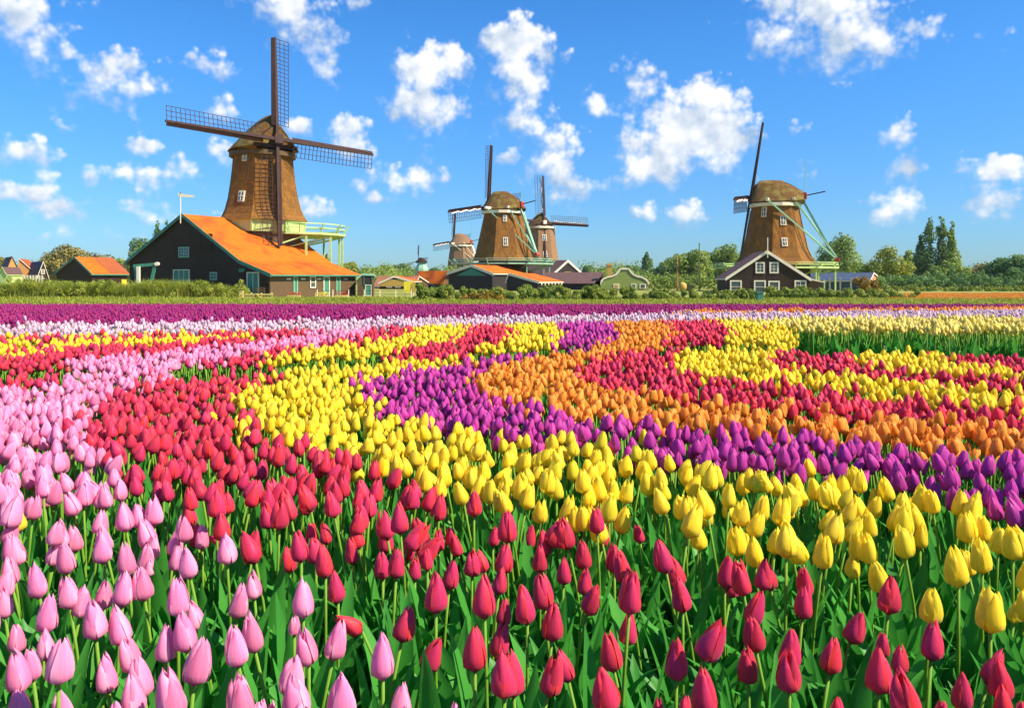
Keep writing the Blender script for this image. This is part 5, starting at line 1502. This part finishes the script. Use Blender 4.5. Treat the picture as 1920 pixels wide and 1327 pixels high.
mass('bank_shrubs', 'soft yellow green shrubs growing among the reeds on the bank', 'shrubs', X_at(-90, 72), X_at(466, 72), 69.9, 73.0, 1.85, REED, 40000, .15, 21, (.35, .6), .25)


def reed_mb(seed, n=34, h=1.6):
    r_ = random.Random(seed); mb = MB()
    for i in range(n):
        x, y = r_.gauss(0, .28), r_.gauss(0, .28); hh = h * r_.uniform(.45, 1.12); a = r_.uniform(0, 6.28); b = r_.uniform(.15, .85) * hh; w = r_.uniform(.02, .035)
        c, s_ = math.cos(a), math.sin(a); rows = []
        for t in (0, .4, .75, 1):
            q = b * t * t; ww = w * (1 - t) ** .6 + .002
            rows.append([(x + c * q - s_ * ww, y + s_ * q + c * ww, hh * t), (x + c * q + s_ * ww, y + s_ * q - c * ww, hh * t)])
        mb.grid(rows)
    return mb


reeds = plant_set('reed', [reed_mb(k).mesh('reed', REED) for k in range(5)])
rx = []
for i in range(900):
    X = rng.uniform(X_at(-90, 73), X_at(470, 73)); Yv = rng.uniform(70.3, 73.5); rx.append((X, Yv, 0))
rx = np.array(rx); n = len(rx)
edge = np.clip((X_at(472, 72) - rx[:, 0]) / 2.5, .45, 1)
hmod = (.88 + .10 * np.sin(rx[:, 0] * .55) + .06 * np.sin(rx[:, 0] * 1.7)) * edge
sc3 = np.c_[np.ones(n), np.ones(n), hmod * rng.uniform(.85, 1.12, n)]
tag(scatter('reeds', rx, np.c_[np.zeros(n), np.zeros(n), rng.uniform(0, 6.28, n)], sc3, rng.integers(0, 5, n), reeds), 'tall green reeds along the bank in front of both barns', 'reeds', kind='stuff')


def grass_mb(seed, n=26, h=.22):
    return reed_mb(seed + 90, n, h)


gr = plant_set('grass', [reed_mb(70 + k, 26, .26).mesh('grass', GRASSM) for k in range(4)])
gp_ = []
for i in range(9000):
    Yv = rng.uniform(50, 70); X = rng.uniform(-.72 * Yv, .72 * Yv)
    if 66.6 < Yv < 69.6 and rng.random() < .93: continue
    gp_.append((X, Yv, float(ground(Yv))))
gp_ = np.array(gp_); n = len(gp_)
tag(scatter('meadow_grass', gp_, np.c_[np.zeros(n), np.zeros(n), rng.uniform(0, 6.28, n)], rng.uniform(.6, 1.4, n), rng.integers(0, 4, n), gr), 'sunlit grass strip between the flower field and the bank', 'grass', kind='stuff')
# orange flower field far right
op = BEDS['orange'][5]
oset = bpy.data.collections.new('orange_field_plants')
for k in range(5):
    o = bpy.data.objects.new('orange_field_plant_%02d' % k, clump_mb('orange', 900 + k, 9, .4, 2).mesh('plants', [PET['orange'], STEM, LEAF], True)); oset.objects.link(o)
fxp = []
for i in range(2600):
    Yv = rng.uniform(62, 84); X = rng.uniform(X_at(1700, Yv) + rng.normal(0, 1), X_at(2000, Yv)); fxp.append((X, Yv, -.16))
fxp = np.array(fxp); n = len(fxp)
tag(scatter('orange_flower_field', fxp, np.c_[np.zeros(n), np.zeros(n), rng.uniform(0, 6.28, n)], rng.uniform(.9, 1.1, n), rng.integers(0, 5, n), oset), 'orange flower field far off below the dark trees', 'flower field', kind='stuff')

# ------------------------------------------------------------------ small things on the bank
fn = empty('wooden_fence', (X_at(482, 63), 63, 0)); tag(fn, 'low pale timber fence by the path below the barn corner', 'fence')
for x in (-1.25, -.45, .35, 1.15): MB().box((x, 0, .32), (.12, .12, .75)).build('post', PALE_WOOD, fn)
for z in (.28, .55): MB().box((-.05, -.08, z), (2.7, .05, .12)).build('rail', PALE_WOOD, fn)
MB().bar((-.45, -.13, .2), (-.05, -.13, .6), .08, .05).build('brace', PALE_WOOD, fn); MB().bar((.35, -.13, .2), (-.02, -.13, .6), .08, .05).build('brace', PALE_WOOD, fn)
bp_ = empty('post', (X_at(453, 63.5), 63.5, 0)); bp_.name = 'timber_bollard'; tag(bp_, 'thick pale timber post left of the low fence', 'post')
MB().box((0, 0, .35), (.26, .26, .8)).build('shaft', PALE_WOOD, bp_); MB().box((0, 0, .79), (.3, .3, .08)).build('post_cap', PALE_WOOD, bp_)
for px, lb in ((551, 'red flower trough nearest the barn corner'), (641, 'red flower trough at the far end of the barn wall'), (603, 'yellow flower trough midway along the barn wall')):
    pt_ = empty('flower_trough', (X_at(px, 70.5), 70.5, 0)); tag(pt_, lb, 'flower trough', 'flower troughs along the barn')
    MB().box((0, 0, .16), (1.1, .4, .34)).build('trough', PALE_WOOD, pt_)
    V = leaf_cards([(x, 0, .45) for x in (-.4, -.1, .2, .45)], [.2] * 4, 260, .09, px)
    obj('blossoms', quads_mesh('blossoms', V, RED_P if px != 603 else YELLOW_P), pt_)
st_ = empty('step_railing', (X_at(488, 70.5), 70.5, 0)); tag(st_, 'dark timber step railing at the green barn door', 'railing')
for x in (-.35, .35): MB().box((x, 0, .45), (.1, .1, 1.1)).build('post', WOOD_BR, st_)
for z in (.4, .75, .95): MB().box((0, -.07, z), (.9, .05, .1)).build('rail', WOOD_BR, st_)
gb = empty('green_bin', (X_at(1424, 59.5), 59.5, 0)); tag(gb, 'small dark green bin at the meadow edge below the mill house', 'bin')
MB().box((0, 0, .42), (.42, .42, .6)).build('bin_body', GREEN_P, gb); MB().box((0, 0, .76), (.5, .5, .08)).build('lid', GREEN_P, gb); MB().box((0, 0, .05), (.16, .16, .3)).build('foot', WOOD_DK, gb)
# thin fence posts along the water in front of the shed
wf = empty('wire_fence', (X_at(742, 68.5), 68.5, 0)); tag(wf, 'row of thin white posts with wire in front of the hedge', 'fence')
for i in range(7): MB().box(((i - 5) * 1.35, 0, .4), (.07, .07, .9)).build('post', WHITE_P, wf)
for z in (.45, .75): MB().box((-2.7, .05, z), (8.3, .02, .025)).build('wire', SAILWOOD, wf)

# ------------------------------------------------------------------ air
hm, hnt = material('thin_haze')
_o = hnt.nodes.new('ShaderNodeOutputMaterial'); _v = hnt.nodes.new('ShaderNodeVolumePrincipled')
_v.inputs['Color'].default_value = (0.72, 0.84, 1.0, 1); _v.inputs['Density'].default_value = 0.0001; _v.inputs['Anisotropy'].default_value = 0.0
hnt.links.new(_v.outputs[0], _o.inputs['Volume'])
hz_ = MB().box((0, 330, 12.0), (1500, 900, 28)).build('haze', hm)
tag(hz_, 'thin pale blue haze over the plain', 'haze', kind='stuff')
